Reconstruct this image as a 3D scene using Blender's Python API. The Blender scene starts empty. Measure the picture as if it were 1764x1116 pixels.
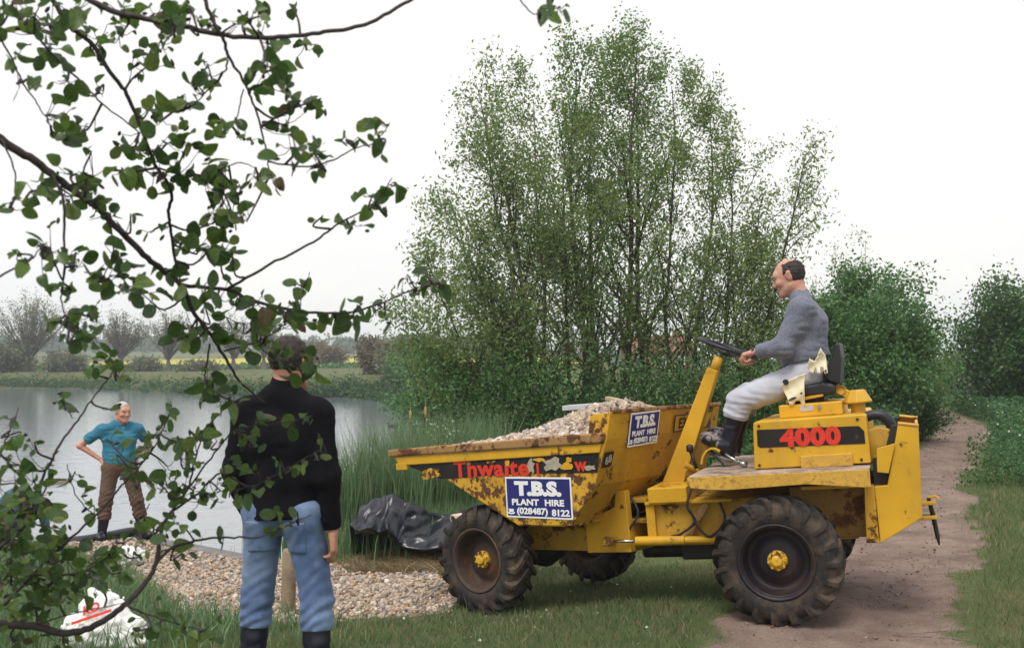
import bpy, bmesh, math, random
import numpy as np
from mathutils import Matrix, Vector

# ------------------------------------------------------------------ camera, sky, sun, exposure
SC = bpy.context.scene
COL = SC.collection
HAZE = 0.0010                   # density of the air's haze
EYE = 1.62                      # camera height over the lawn under the dumper
FPX = 1700.0                    # focal length in photo pixels (photo is 1764 wide)
cam_d = bpy.data.cameras.new("camera")
cam = bpy.data.objects.new("camera", cam_d); COL.objects.link(cam)
cam.location = (0, 0, EYE)
cam.rotation_euler = (math.radians(90), 0, 0)
cam_d.sensor_width = 36.0
cam_d.lens = 36.0 * FPX / 1764.0
cam_d.shift_y = 62.0 / 1764.0
cam_d.clip_start = 0.05
cam_d.clip_end = 4000
cam_d.dof.use_dof = True
cam_d.dof.focus_distance = 7.2
cam_d.dof.aperture_fstop = 5.0
SC.camera = cam

SUN_EL, SUN_AZ = math.radians(60), math.radians(205)   # azimuth clockwise from +Y
world = bpy.data.worlds.new("World"); SC.world = world
world.use_nodes = True
wn, wl = world.node_tree.nodes, world.node_tree.links
wn.clear()
w_out = wn.new("ShaderNodeOutputWorld"); w_bg = wn.new("ShaderNodeBackground")
w_sky = wn.new("ShaderNodeTexSky"); w_sky.sky_type = 'NISHITA'; w_sky.sun_disc = False
w_sky.sun_elevation = SUN_EL; w_sky.sun_rotation = SUN_AZ
w_sky.air_density = 1.2; w_sky.dust_density = 3.0
w_tc = wn.new("ShaderNodeTexCoord"); w_n = wn.new("ShaderNodeTexNoise")
w_n.inputs["Scale"].default_value = 1.6; w_n.inputs["Detail"].default_value = 5
w_n.inputs["Roughness"].default_value = 0.5
w_map = wn.new("ShaderNodeMapping"); w_map.inputs["Scale"].default_value = (1, 1, 2.6)
w_r = wn.new("ShaderNodeValToRGB")
w_r.color_ramp.elements[0].position = 0.30; w_r.color_ramp.elements[0].color = (5.7, 5.8, 6.1, 1)
w_r.color_ramp.elements[1].position = 0.62; w_r.color_ramp.elements[1].color = (6.75, 6.55, 6.3, 1)
w_mix = wn.new("ShaderNodeMix"); w_mix.data_type = 'RGBA'; w_mix.inputs["Factor"].default_value = 0.93
wl.new(w_tc.outputs["Generated"], w_map.inputs["Vector"]); wl.new(w_map.outputs["Vector"], w_n.inputs["Vector"])
wl.new(w_n.outputs["Fac"], w_r.inputs["Fac"])
wl.new(w_sky.outputs["Color"], w_mix.inputs["A"]); wl.new(w_r.outputs["Color"], w_mix.inputs["B"])
wl.new(w_mix.outputs["Result"], w_bg.inputs["Color"]); wl.new(w_bg.outputs["Background"], w_out.inputs["Surface"])
w_bg.inputs["Strength"].default_value = 0.1

sun_d = bpy.data.lights.new("sun", 'SUN'); sun = bpy.data.objects.new("sun", sun_d); COL.objects.link(sun)
sun_d.energy = 1.5; sun_d.angle = math.radians(22); sun_d.color = (1.0, 0.96, 0.9)
_sd = Vector((math.sin(SUN_AZ) * math.cos(SUN_EL), math.cos(SUN_AZ) * math.cos(SUN_EL), math.sin(SUN_EL)))
sun.rotation_euler = (-_sd).to_track_quat('-Z', 'Y').to_euler()
sun.location = (0, 0, 30)

SC.view_settings.view_transform = 'Standard'
SC.view_settings.look = 'None'
SC.view_settings.exposure = 0.78
SC.view_settings.gamma = 1.0
SC.view_settings.use_curve_mapping = False
SC.render.engine = 'CYCLES'
SC.cycles.max_bounces = 6; SC.cycles.diffuse_bounces = 3; SC.cycles.glossy_bounces = 3
SC.cycles.transparent_max_bounces = 6; SC.cycles.volume_bounces = 1
SC.cycles.use_denoising = True
SC.cycles.caustics_reflective = False; SC.cycles.caustics_refractive = False

# ------------------------------------------------------------------ helpers
def at(px, py, Y):                       # photo pixel at distance Y -> point in the place
    return Vector(((px - 882.0) / FPX * Y, Y, EYE - (py - 620.0) / FPX * Y))

def tag(o, label=None, cat=None, group=None, kind=None):
    if label: o["label"] = label
    if cat: o["category"] = cat
    if group: o["group"] = group
    if kind: o["kind"] = kind
    return o

def empty(name, loc):
    o = bpy.data.objects.new(name, None); COL.objects.link(o)
    o.location = loc; o.empty_display_size = 0.1
    return o

def link(name, me, mat=None, parent=None, mtx=None):
    o = bpy.data.objects.new(name, me); COL.objects.link(o)
    if mat is not None and not me.materials:
        me.materials.append(mat)
    if parent is not None: o.parent = parent
    if mtx is not None: o.matrix_basis = mtx
    return o

def mesh_np(name, V, F, smooth=False, k=None):
    """V (n,3), F (m,k) arrays -> mesh, fast."""
    V = np.asarray(V, np.float32); F = np.asarray(F, np.int32)
    me = bpy.data.meshes.new(name)
    n, kk = F.shape
    me.vertices.add(len(V)); me.vertices.foreach_set("co", V.ravel())
    me.loops.add(n * kk); me.loops.foreach_set("vertex_index", F.ravel())
    me.polygons.add(n)
    me.polygons.foreach_set("loop_start", np.arange(0, n * kk, kk, dtype=np.int32))
    me.polygons.foreach_set("loop_total", np.full(n, kk, np.int32))
    if smooth: me.polygons.foreach_set("use_smooth", np.ones(n, bool))
    me.update(calc_edges=True); me.validate()
    return me

def attr(me, name, vals, domain='POINT'):
    a = me.attributes.new(name, 'FLOAT', domain)
    a.data.foreach_set("value", np.asarray(vals, np.float32).ravel())

class MB:
    """collects shapes, then links them as ONE mesh object"""
    def __init__(s): s.v = []; s.f = []
    def add(s, V, F):
        b = len(s.v); s.v += [tuple(map(float, p)) for p in V]; s.f += [tuple(i + b for i in f) for f in F]; return s
    def box(s, x0, x1, y0, y1, z0, z1):
        V = [(x, y, z) for z in (z0, z1) for y in (y0, y1) for x in (x0, x1)]
        return s.add(V, [(0, 2, 3, 1), (4, 5, 7, 6), (0, 1, 5, 4), (2, 6, 7, 3), (0, 4, 6, 2), (1, 3, 7, 5)])
    def prism(s, pts, y0, y1):            # outline in x,z swept along y
        n = len(pts)
        a = sum(pts[i][0] * pts[(i + 1) % n][1] - pts[(i + 1) % n][0] * pts[i][1] for i in range(n))
        if a < 0: pts = pts[::-1]
        V = [(x, y0, z) for x, z in pts] + [(x, y1, z) for x, z in pts]
        F = [tuple(range(n)), tuple(range(2 * n - 1, n - 1, -1))]
        F += [(i, i + n, (i + 1) % n + n, (i + 1) % n) for i in range(n)]
        return s.add(V, F)
    def bar(s, a, b, w, d, up=(0, 1, 0), w2=None, d2=None):   # tapered bar of rectangular section
        a = Vector(a); b = Vector(b); t = (b - a).normalized(); u = Vector(up)
        n = t.cross(u).normalized(); u = n.cross(t).normalized()
        w2 = w if w2 is None else w2; d2 = d if d2 is None else d2
        V = []
        for p, ww, dd in ((a, w, d), (b, w2, d2)):
            V += [p + n * sx * ww / 2 + u * sy * dd / 2 for sx, sy in ((-1, -1), (1, -1), (1, 1), (-1, 1))]
        return s.add(V, [(3, 2, 1, 0), (4, 5, 6, 7)] + [(i, (i + 1) % 4, (i + 1) % 4 + 4, i + 4) for i in range(4)])
    def tube(s, pts, rad, n=8, cap=True):
        P = [Vector(p) for p in pts]; m = len(P)
        R = rad if hasattr(rad, '__len__') else [rad] * m
        t0 = (P[1] - P[0]).normalized()
        u = t0.orthogonal().normalized(); V = []; F = []
        for i in range(m):
            t = (P[min(i + 1, m - 1)] - P[max(i - 1, 0)]).normalized()
            u = (u - t * u.dot(t)).normalized(); w = t.cross(u)
            for k in range(n):
                a = 2 * math.pi * k / n
                V.append(P[i] + (u * math.cos(a) + w * math.sin(a)) * R[i])
        for i in range(m - 1):
            for k in range(n):
                F.append((i * n + k, i * n + (k + 1) % n, (i + 1) * n + (k + 1) % n, (i + 1) * n + k))
        if cap: F.append(tuple(range(n - 1, -1, -1))); F.append(tuple((m - 1) * n + k for k in range(n)))
        return s.add(V, F)
    def lathe(s, prof, c=(0, 0, 0), axis='y', n=32, close=False):  # profile (r, along)
        V = []; F = []; m = len(prof)
        for k in range(n):
            a = 2 * math.pi * k / n; ca, sa = math.cos(a), math.sin(a)
            for r, h in prof:
                if axis == 'y': V.append((c[0] + r * ca, c[1] + h, c[2] + r * sa))
                elif axis == 'z': V.append((c[0] + r * ca, c[1] + r * sa, c[2] + h))
                else: V.append((c[0] + h, c[1] + r * ca, c[2] + r * sa))
        mm = m if close else m - 1
        for k in range(n):
            for i in range(mm):
                q = (k * m + i, k * m + (i + 1) % m, ((k + 1) % n) * m + (i + 1) % m, ((k + 1) % n) * m + i)
                F.append(q[::-1] if axis == 'y' else q)
        return s.add(V, F)
    def mesh(s, name, smooth=False):
        me = bpy.data.meshes.new(name); me.from_pydata(s.v, [], s.f)
        bm = bmesh.new(); bm.from_mesh(me); bmesh.ops.recalc_face_normals(bm, faces=bm.faces); bm.to_mesh(me); bm.free()
        if smooth:
            for p in me.polygons: p.use_smooth = True
        me.update(); return me
    def build(s, name, mat, parent=None, mtx=None, smooth=False, bevel=0, seg=2, angle=35):
        o = link(name, s.mesh(name, smooth), mat, parent, mtx)
        if bevel:
            m = o.modifiers.new("bevel", 'BEVEL'); m.width = bevel; m.segments = seg
            m.limit_method = 'ANGLE'; m.angle_limit = math.radians(angle)
        return o

def spline(pts, k=5):                    # smooth curve through the points
    P = [np.array(p, float) for p in pts]; P = [2 * P[0] - P[1]] + P + [2 * P[-1] - P[-2]]; out = []
    for i in range(1, len(P) - 2):
        for t in np.linspace(0, 1, k, endpoint=False):
            a, b, c, d = P[i - 1:i + 3]
            out.append(.5 * (2 * b + (c - a) * t + (2 * a - 5 * b + 4 * c - d) * t * t + (3 * b - a - 3 * c + d) * t ** 3))
    return [tuple(q) for q in out + [P[-2]]]

def copy_tree(o, parent=None):
    c = o.copy(); COL.objects.link(c); c.parent = parent
    for ch in list(o.children): copy_tree(ch, c)
    return c

# value noise on arrays, for terrain and scatter
_ng = np.random.default_rng(7).random((256, 256))
def vnoise(x, y, s=1.0, oct=3):
    x = np.asarray(x, float) * s + 100.3; y = np.asarray(y, float) * s + 57.7
    out = 0; amp = 1; tot = 0
    for _ in range(oct):
        xi = np.floor(x).astype(int); yi = np.floor(y).astype(int); fx = x - xi; fy = y - yi
        fx = fx * fx * (3 - 2 * fx); fy = fy * fy * (3 - 2 * fy)
        g = lambda a, b: _ng[a % 256, b % 256]
        out = out + amp * ((g(xi, yi) * (1 - fx) + g(xi + 1, yi) * fx) * (1 - fy) + (g(xi, yi + 1) * (1 - fx) + g(xi + 1, yi + 1) * fx) * fy)
        tot += amp; amp *= 0.5; x = x * 2.03 + 11; y = y * 2.03 + 5
    return out / tot
def sstep(a, b, x):
    t = np.clip((np.asarray(x, float) - a) / (b - a), 0, 1); return t * t * (3 - 2 * t)

# ------------------------------------------------------------------ materials
class NT:
    def __init__(s, name):
        s.m = bpy.data.materials.new(name); s.m.use_nodes = True
        s.t = s.m.node_tree; s.n = s.t.nodes; s.l = s.t.links
        s.b = s.n["Principled BSDF"]; s.out = s.n["Material Output"]
    def new(s, typ, **kw):
        n = s.n.new("ShaderNode" + typ)
        for k, v in kw.items(): setattr(n, k, v)
        return n
    def noise(s, scale, detail=4, rough=.55, vec=None, dist=0):
        n = s.new("TexNoise"); n.inputs["Scale"].default_value = scale
        n.inputs["Detail"].default_value = detail; n.inputs["Roughness"].default_value = rough
        n.inputs["Distortion"].default_value = dist
        s.l.new(vec if vec is not None else s.pos(), n.inputs["Vector"]); return n.outputs["Fac"]
    def pos(s):
        if not hasattr(s, '_p'): s._p = s.new("TexCoord").outputs["Object"]
        return s._p
    def scaled(s, sx, sy, sz):
        m = s.new("Mapping"); m.inputs["Scale"].default_value = (sx, sy, sz); s.l.new(s.pos(), m.inputs["Vector"]); return m.outputs["Vector"]
    def ramp(s, fac, stops, interp='LINEAR'):
        r = s.new("ValToRGB"); r.color_ramp.interpolation = interp
        e = r.color_ramp.elements
        while len(e) > 1: e.remove(e[-1])
        e[0].position = stops[0][0]; e[0].color = col(stops[0][1])
        for p, c in stops[1:]:
            x = e.new(p); x.color = col(c)
        s.l.new(fac, r.inputs["Fac"]); return r.outputs["Color"]
    def mix(s, fac, a, b, blend='MIX'):
        m = s.new("Mix"); m.data_type = 'RGBA'; m.blend_type = blend
        for k, v in (("Factor", fac), ("A", a), ("B", b)):
            if hasattr(v, 'links') or hasattr(v, 'is_linked'): s.l.new(v, m.inputs[k])
            elif k == "Factor": m.inputs[k].default_value = v
            else: m.inputs[k].default_value = col(v)
        return m.outputs["Result"]
    def math(s, op, a, b=0.5, clamp=False):
        m = s.new("Math"); m.operation = op; m.use_clamp = clamp
        for i, v in enumerate((a, b)):
            if hasattr(v, 'is_linked'): s.l.new(v, m.inputs[i])
            else: m.inputs[i].default_value = v
        return m.outputs[0]
    def attr(s, name):
        a = s.new("Attribute"); a.attribute_name = name; return a.outputs["Fac"]
    def set(s, **kw):
        for k, v in kw.items():
            i = s.b.inputs[k.replace('_', ' ')]
            if hasattr(v, 'is_linked'): s.l.new(v, i)
            elif isinstance(v, (tuple, list)): i.default_value = col(v)
            else: i.default_value = v
        return s
    def bump(s, h, strength=.3, dist=.01):
        b = s.new("Bump"); b.inputs["Strength"].default_value = strength; b.inputs["Distance"].default_value = dist
        s.l.new(h, b.inputs["Height"]); s.l.new(b.outputs["Normal"], s.b.inputs["Normal"]); return s
def col(c):
    if isinstance(c, (int, float)): return (c, c, c, 1)
    return tuple(c) + (1,) if len(c) == 3 else tuple(c)

def plain(name, c, rough=.6, var=.25, scale=12, bump=0, metal=0, spec=.4, bscale=60):
    m = NT(name); n = m.noise(scale)
    d = tuple(x * (1 - var) for x in c); e = tuple(min(1, x * (1 + var)) for x in c)
    m.set(Base_Color=m.ramp(n, [(.3, d), (.7, e)]), Roughness=rough, Metallic=metal)
    m.b.inputs["Specular IOR Level"].default_value = spec
    if bump: m.bump(m.noise(bscale, 3), bump, .01)
    return m.m

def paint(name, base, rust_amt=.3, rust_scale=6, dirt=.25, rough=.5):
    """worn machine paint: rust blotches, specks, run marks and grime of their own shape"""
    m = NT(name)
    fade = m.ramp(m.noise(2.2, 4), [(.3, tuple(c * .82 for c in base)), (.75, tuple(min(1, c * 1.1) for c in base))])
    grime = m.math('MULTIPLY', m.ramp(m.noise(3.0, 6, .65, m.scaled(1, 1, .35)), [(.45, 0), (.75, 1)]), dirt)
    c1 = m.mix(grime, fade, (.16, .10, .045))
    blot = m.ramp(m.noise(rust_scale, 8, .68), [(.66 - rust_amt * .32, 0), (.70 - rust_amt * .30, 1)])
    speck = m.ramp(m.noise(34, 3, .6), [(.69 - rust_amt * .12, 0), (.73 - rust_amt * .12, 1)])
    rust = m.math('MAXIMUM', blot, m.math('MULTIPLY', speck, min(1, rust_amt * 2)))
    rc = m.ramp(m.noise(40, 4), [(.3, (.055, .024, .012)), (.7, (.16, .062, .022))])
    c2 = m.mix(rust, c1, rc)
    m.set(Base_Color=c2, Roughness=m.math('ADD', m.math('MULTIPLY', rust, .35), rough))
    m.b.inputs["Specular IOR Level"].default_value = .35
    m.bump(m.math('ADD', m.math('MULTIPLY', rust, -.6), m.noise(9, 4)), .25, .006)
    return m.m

YEL = (.66, .362, .018)
M = {}
M['yellow'] = paint('yellow_paint', YEL, .16, 5, .3)
M['yellow_skip'] = paint('yellow_paint_rusty', (.66, .365, .025), .56, 12, .45)
M['yellow_back'] = paint('yellow_paint_scuffed', (.60, .325, .024), .3, 6, .65)
M['yellow_dirty'] = paint('yellow_paint_dirty', (.60, .34, .03), .3, 5, .75, .6)
M['yellow_clean'] = paint('yellow_paint_clean', (.68, .380, .020), .12, 8, .42, .45)
M['rim_rust'] = paint('rusted_rim', (.34, .19, .07), .5, 7, .6, .7)
M['black_band'] = paint('black_paint', (.012, .010, .012), .1, 7, .1, .45)
M['dark_metal'] = plain('dark_oily_metal', (.02, .017, .015), .55, .4, 14, .2, spec=.4)
M['rubber'] = None
M['steel'] = plain('ram_rod_steel', (.5, .5, .5), .25, .1, 20, metal=1)
M['red'] = plain('red_print', (.62, .035, .018), .5, .15, 20)
M['white_print'] = plain('white_print', (.82, .82, .82), .5, .06, 20)
M['blue_print'] = plain('blue_print', (.018, .022, .15), .4, .2, 9)
M['black_vinyl'] = plain('black_vinyl', (.018, .018, .024), .45, .2, 10, .1)
M['dull_grey'] = plain('grey_label', (.42, .42, .40), .5, .2, 30)
M['bare_patch'] = plain('bare_grey_patch', (.36, .32, .24), .7, .3, 12)
# ------------------------------------------------------------------ terrain
WATER_Z = -0.62
SHORE = np.array([(-30, 7.5), (-12, 10.2), (-7.2, 11.7), (-5.5, 12.25), (-4.3, 12.2), (-3.05, 11.25), (-2.3, 10.9), (-1.7, 11.4), (-0.9, 12.6), (-0.6, 15),
                  (-1.2, 22), (-3.6, 40), (-6.2, 54), (-9, 58.5), (-14, 60), (-22, 66), (-34, 78), (-50, 81), (-75, 84), (-130, 80), (-150, 40), (-90, 5)], float)
def seg_dist(X, Y, P, closed=True):
    d = np.full(X.shape, 1e9); t_at = np.zeros(X.shape); n = len(P)
    for i in range(n if closed else n - 1):
        a = P[i]; b = P[(i + 1) % n]; e = b[:2] - a[:2]
        t = np.clip(((X - a[0]) * e[0] + (Y - a[1]) * e[1]) / (e @ e), 0, 1)
        q = np.hypot(X - a[0] - t * e[0], Y - a[1] - t * e[1])
        m = q < d; d = np.where(m, q, d); t_at = np.where(m, i + t, t_at)
    return d, t_at
def inside(X, Y, P):
    r = np.zeros(X.shape, bool); n = len(P)
    for i in range(n):
        a = P[i]; b = P[(i + 1) % n]
        c = ((a[1] > Y) != (b[1] > Y)) & (X < (b[0] - a[0]) * (Y - a[1]) / (b[1] - a[1] + 1e-12) + a[0])
        r ^= c
    return r
PATH = np.array([(1.5, 3.0, .7), (1.72, 4.6, .62), (1.9, 6, .64), (2.66, 7.25, .56), (3.2, 8.35, .6), (4.9, 12, .55), (6.6, 15.3, .5), (8.2, 18.4, .5), (10.1, 22, .55), (10.9, 24, .5),
                 (12, 27.5, .4), (13.5, 32, .4), (14.6, 38, .5), (15.5, 48, .5)], float)
GRAVEL = np.array([(-4.0, 11.6), (-3.5, 11.45), (-3.05, 11.05), (-2.3, 10.7), (-1.5, 9.75), (-.72, 9.35), (-.45, 8.2), (-.5, 7.35), (-.9, 7.15), (-1.5, 7.1), (-2.1, 7.2), (-2.6, 7.5), (-3.0, 8.3), (-3.6, 9.6), (-4.6, 10.8), (-5.6, 11.6), (-5.4, 12.15), (-4.4, 12.1)], float)
def shore_s(X, Y):
    d, _ = seg_dist(X, Y, SHORE); return np.where(inside(X, Y, SHORE), -d, d)
def dirt_mask(X, Y):
    d, t = seg_dist(X, Y, PATH, False)
    i = np.clip(t.astype(int), 0, len(PATH) - 2); w = PATH[i, 2] + (PATH[np.minimum(i + 1, len(PATH) - 1), 2] - PATH[i, 2]) * (t - i)
    w = w * (1 + .7 * (vnoise(X, Y, 1.0, 3) - .5))
    return sstep(.22, -.16, d - w + .5 * (vnoise(X, Y, 2.6, 4) - .5))
def gravel_mask(X, Y):
    d, _ = seg_dist(X, Y, GRAVEL); d = np.where(inside(X, Y, GRAVEL), d, -d)
    return sstep(-.12, .12, d + .35 * (vnoise(X, Y, 2.2, 3) - .5))
def height(X, Y):
    X = np.asarray(X, float); Y = np.asarray(Y, float)
    s = shore_s(X, Y)
    near = np.interp(s, [0, 2, 4.0, 4.6, 5.2, 5.9, 7, 10], [-.60, -.425, -.255, -.19, -.07, .0, .015, .03])
    far = -.60 + 1.15 * sstep(0, 2.4, s) + .011 * np.clip(s, 0, 110) + .004 * np.clip(s, 0, 400) + 3.5 * sstep(120, 420, s)
    w = sstep(28, 44, Y)
    right = sstep(9, 16, X)                      # the path side stays level into the distance
    far = far * (1 - right) + (-.02) * right
    land = near * (1 - w) + far * w
    land = land + (.035 * (vnoise(X, Y, .8, 3) - .5) + .014 * (vnoise(X, Y, 5, 2) - .5)) * sstep(0, 1, s)
    dm = dirt_mask(X, Y); land = land - .02 * dm * sstep(3.5, 5, Y)
    mound = .15 * np.exp(-(((X + .95) / .75) ** 2 + ((Y - 10.3) / .45) ** 2))      # heap of cut straw under the sheeting
    under = np.maximum(-.60 + .28 * s, -2.0)
    return np.where(s > 0, land + mound, under)
def hz(x, y): return float(height(np.array([x]), np.array([y]))[0])
def hit(px, py):                                # where a line of sight meets the ground
    Y = np.linspace(3, 60, 3000); X = (px - 882) / FPX * Y; Z = EYE - (py - 620) / FPX * Y
    g = Z - height(X, Y); i = int(np.argmax(g < 0)); return Vector((X[i], Y[i], hz(X[i], Y[i])))

def axis_coords(lo, f0, f1, hi, step, grow=1.16):
    c = list(np.arange(f0, f1 + 1e-6, step)); st = step
    x = f1
    while x < hi: st *= grow; x += st; c.append(min(x, hi))
    st = step; x = f0; pre = []
    while x > lo: st *= grow; x -= st; pre.append(max(x, lo))
    return np.array(pre[::-1] + c)
gx = axis_coords(-900, -8, 9, 900, .1); gy = axis_coords(-200, 3.5, 16, 1500, .1, 1.07)
GX, GY = np.meshgrid(gx, gy); GZ = height(GX, GY)
nx, ny = len(gx), len(gy)
idx = np.arange(nx * ny).reshape(ny, nx)
F = np.stack([idx[:-1, :-1], idx[:-1, 1:], idx[1:, 1:], idx[1:, :-1]], -1).reshape(-1, 4)
me = mesh_np("ground", np.stack([GX, GY, GZ], -1).reshape(-1, 3), F, True)
attr(me, "dirt", dirt_mask(GX, GY)); attr(me, "gravel", gravel_mask(GX, GY))
GS = shore_s(GX, GY)
attr(me, "bank", sstep(2.6, .5, GS) * sstep(30, 44, GY))
attr(me, "straw", np.exp(-(((GX + .8) / 1.1) ** 2 + ((GY - 10.2) / .8) ** 2)))
attr(me, "rape", sstep(96, 100, GY) * sstep(175, 170, GY) * sstep(12, 4, GX) * sstep(-58, -50, GX + .0 * GY))

def ground_mat():
    m = NT("ground_cover")
    g = m.ramp(m.noise(1.1, 5, .6), [(.3, (.075, .10, .04)), (.5, (.11, .14, .055)), (.72, (.20, .18, .105))])
    g2 = m.ramp(m.noise(26, 4, .7), [(.3, (.03, .045, .014)), (.7, (.12, .14, .055))])
    g = m.mix(.5, g, g2)
    worn = m.ramp(m.noise(2.1, 6, .65), [(.50, 0), (.68, 1)])
    soil = m.ramp(m.noise(5, 7, .7), [(.28, (.10, .064, .050)), (.5, (.195, .135, .108)), (.72, (.31, .228, .19))])
    grit = m.ramp(m.noise(90, 3, .7), [(.3, (.13, .09, .075)), (.7, (.38, .29, .25))])
    soil = m.mix(.45, soil, grit)
    soil = m.mix(1.0, soil, m.ramp(m.noise(1.4, 5, .65), [(.3, .66), (.5, 1.0), (.75, 1.32)]), 'MULTIPLY')
    g = m.mix(m.math('MULTIPLY', worn, .55), g, (.22, .17, .115))
    d = m.math('ADD', m.attr("dirt"), m.math('MULTIPLY', m.math('SUBTRACT', m.noise(7, 5, .7), .5), 1.3))
    c = m.mix(m.ramp(d, [(.36, 0), (.62, 1)]), g, soil)
    st = m.ramp(m.noise(40, 4, .7), [(.3, (.10, .07, .035)), (.7, (.34, .25, .13))])
    c = m.mix(m.ramp(m.attr("straw"), [(.3, 0), (.6, .9)]), c, st)
    gv = m.ramp(m.noise(60, 3, .7), [(.3, (.12, .09, .065)), (.7, (.33, .27, .21))])
    c = m.mix(m.ramp(m.attr("gravel"), [(.3, 0), (.6, 1)]), c, gv)
    bk = m.ramp(m.noise(1.3, 5, .7), [(.3, (.035, .03, .02)), (.55, (.06, .07, .03)), (.75, (.13, .10, .07))])
    c = m.mix(m.attr("bank"), c, bk)
    rp = m.ramp(m.noise(.2, 3), [(.3, (.36, .33, .07)), (.7, (.48, .43, .09))])
    c = m.mix(m.attr("rape"), c, rp)
    m.set(Base_Color=c, Roughness=.92); m.b.inputs["Specular IOR Level"].default_value = .15
    m.bump(m.noise(30, 6, .7), .7, .03)
    return m.m
M['ground'] = ground_mat()
tag(link("ground", me, M['ground']), kind="structure")

# the trodden path: its own sheet, just over the ground
pu = np.linspace(0, len(PATH) - 1.001, 420); pv = np.linspace(-1.35, 1.35, 30)
pi_ = pu.astype(int); pf = pu - pi_
pc = PATH[pi_] * (1 - pf)[:, None] + PATH[pi_ + 1] * pf[:, None]
tg = np.gradient(pc[:, :2], axis=0); tg /= np.linalg.norm(tg, axis=1)[:, None]
PX = pc[:, 0][:, None] + tg[:, 1][:, None] * pv * pc[:, 2][:, None]
PY = pc[:, 1][:, None] - tg[:, 0][:, None] * pv * pc[:, 2][:, None]
rut = -.012 * np.exp(-((np.abs(pv) - .55) / .18) ** 2)[None, :]
PZ = height(PX, PY) + .012 + rut * (dirt_mask(PX, PY))
PZ[:, 0] -= .05; PZ[:, -1] -= .05
ii = np.arange(PX.size).reshape(PX.shape)
F = np.stack([ii[:-1, :-1], ii[:-1, 1:], ii[1:, 1:], ii[1:, :-1]], -1).reshape(-1, 4)
me = mesh_np("path", np.stack([PX, PY, PZ], -1).reshape(-1, 3), F, True)
attr(me, "dirt", dirt_mask(PX, PY))
for nme in ("gravel", "straw", "bank", "rape"): attr(me, nme, np.zeros(PX.size))
tag(link("path", me, M['ground']), kind="structure")

# water
def water_mat():
    m = NT("pond_water")
    m.set(Base_Color=(.165, .19, .22), Roughness=.05)
    m.b.inputs["IOR"].default_value = 1.9; m.b.inputs["Specular IOR Level"].default_value = 1.0
    a = m.noise(1.0, 3, .5, m.scaled(.9, 3.6, 1)); b = m.noise(1.0, 2, .5, m.scaled(5, 14, 1))
    m.bump(m.math('ADD', a, m.math('MULTIPLY', b, .35)), .22, .05)
    return m.m
M['water'] = water_mat()
wx = np.linspace(-170, 6, 60); wy = np.linspace(2, 95, 60)
WX, WY = np.meshgrid(wx, wy); ii = np.arange(3600).reshape(60, 60)
F = np.stack([ii[:-1, :-1], ii[:-1, 1:], ii[1:, 1:], ii[1:, :-1]], -1).reshape(-1, 4)
tag(link("pond_water", mesh_np("pond_water", np.stack([WX, WY, np.full(WX.shape, WATER_Z)], -1).reshape(-1, 3), F), M['water']), kind="structure")

# ------------------------------------------------------------------ stones
_t = (1 + 5 ** .5) / 2
ICO_V = np.array([(-1, _t, 0), (1, _t, 0), (-1, -_t, 0), (1, -_t, 0), (0, -1, _t), (0, 1, _t), (0, -1, -_t), (0, 1, -_t), (_t, 0, -1), (_t, 0, 1), (-_t, 0, -1), (-_t, 0, 1)], float)
ICO_V /= np.linalg.norm(ICO_V[0])
ICO_F = np.array([(0, 11, 5), (0, 5, 1), (0, 1, 7), (0, 7, 10), (0, 10, 11), (1, 5, 9), (5, 11, 4), (11, 10, 2), (10, 7, 6), (7, 1, 8), (3, 9, 4), (3, 4, 2), (3, 2, 6), (3, 6, 8), (3, 8, 9), (4, 9, 5), (2, 4, 11), (6, 2, 10), (8, 6, 7), (9, 8, 1)])
def rand_rot(rng, n):
    q = rng.normal(size=(n, 4)); q /= np.linalg.norm(q, axis=1)[:, None]; w, x, y, z = q.T
    return np.stack([np.stack([1 - 2 * (y * y + z * z), 2 * (x * y - z * w), 2 * (x * z + y * w)], -1),
                     np.stack([2 * (x * y + z * w), 1 - 2 * (x * x + z * z), 2 * (y * z - x * w)], -1),
                     np.stack([2 * (x * z - y * w), 2 * (y * z + x * w), 1 - 2 * (x * x + y * y)], -1)], 1)
def stones(name, C, S, rng, mat):
    n = len(C); R = rand_rot(rng, n)
    V = ICO_V[None] * (1 + .28 * rng.normal(size=(n, 12, 1))).clip(.55, 1.5)
    V = V * (S[:, None] * rng.uniform(.55, 1.25, (n, 3)))[:, None, :]
    V = np.einsum('nij,nkj->nki', R, V); V[:, :, 2] *= .8
    V = V + C[:, None, :]
    F = (ICO_F[None] + 12 * np.arange(n)[:, None, None]).reshape(-1, 3)
    me = mesh_np(name, V.reshape(-1, 3), F)
    attr(me, "tint", np.repeat(rng.random(n), 12)); return me
def stone_mat(name, k=1.0):
    m = NT(name)
    c = m.ramp(m.attr("tint"), [(0, tuple(k * x for x in (.16, .11, .075))), (.18, tuple(k * x for x in (.38, .275, .205))), (.4, tuple(k * x for x in (.48, .385, .315))), (.55, tuple(k * x for x in (.24, .22, .21))),
                                 (.7, tuple(k * x for x in (.52, .46, .39))), (.86, tuple(k * x for x in (.42, .26, .13))), (1, tuple(k * x for x in (.66, .62, .57)))])
    n = m.ramp(m.noise(55, 4, .7), [(.3, .55), (.7, 1.15)])
    m.set(Base_Color=m.mix(1.0, c, n, 'MULTIPLY'), Roughness=.8)
    m.b.inputs["Specular IOR Level"].default_value = .25
    return m.m
M['stone'] = stone_mat("gravel_stone", 1.12); M['stone_load'] = stone_mat("gravel_stone_load", 1.15)
rng = np.random.default_rng(3)
N = 26000
X = rng.uniform(-5.7, -.3, N); Y = 6.95 + (rng.random(N)) * 5.4
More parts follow.
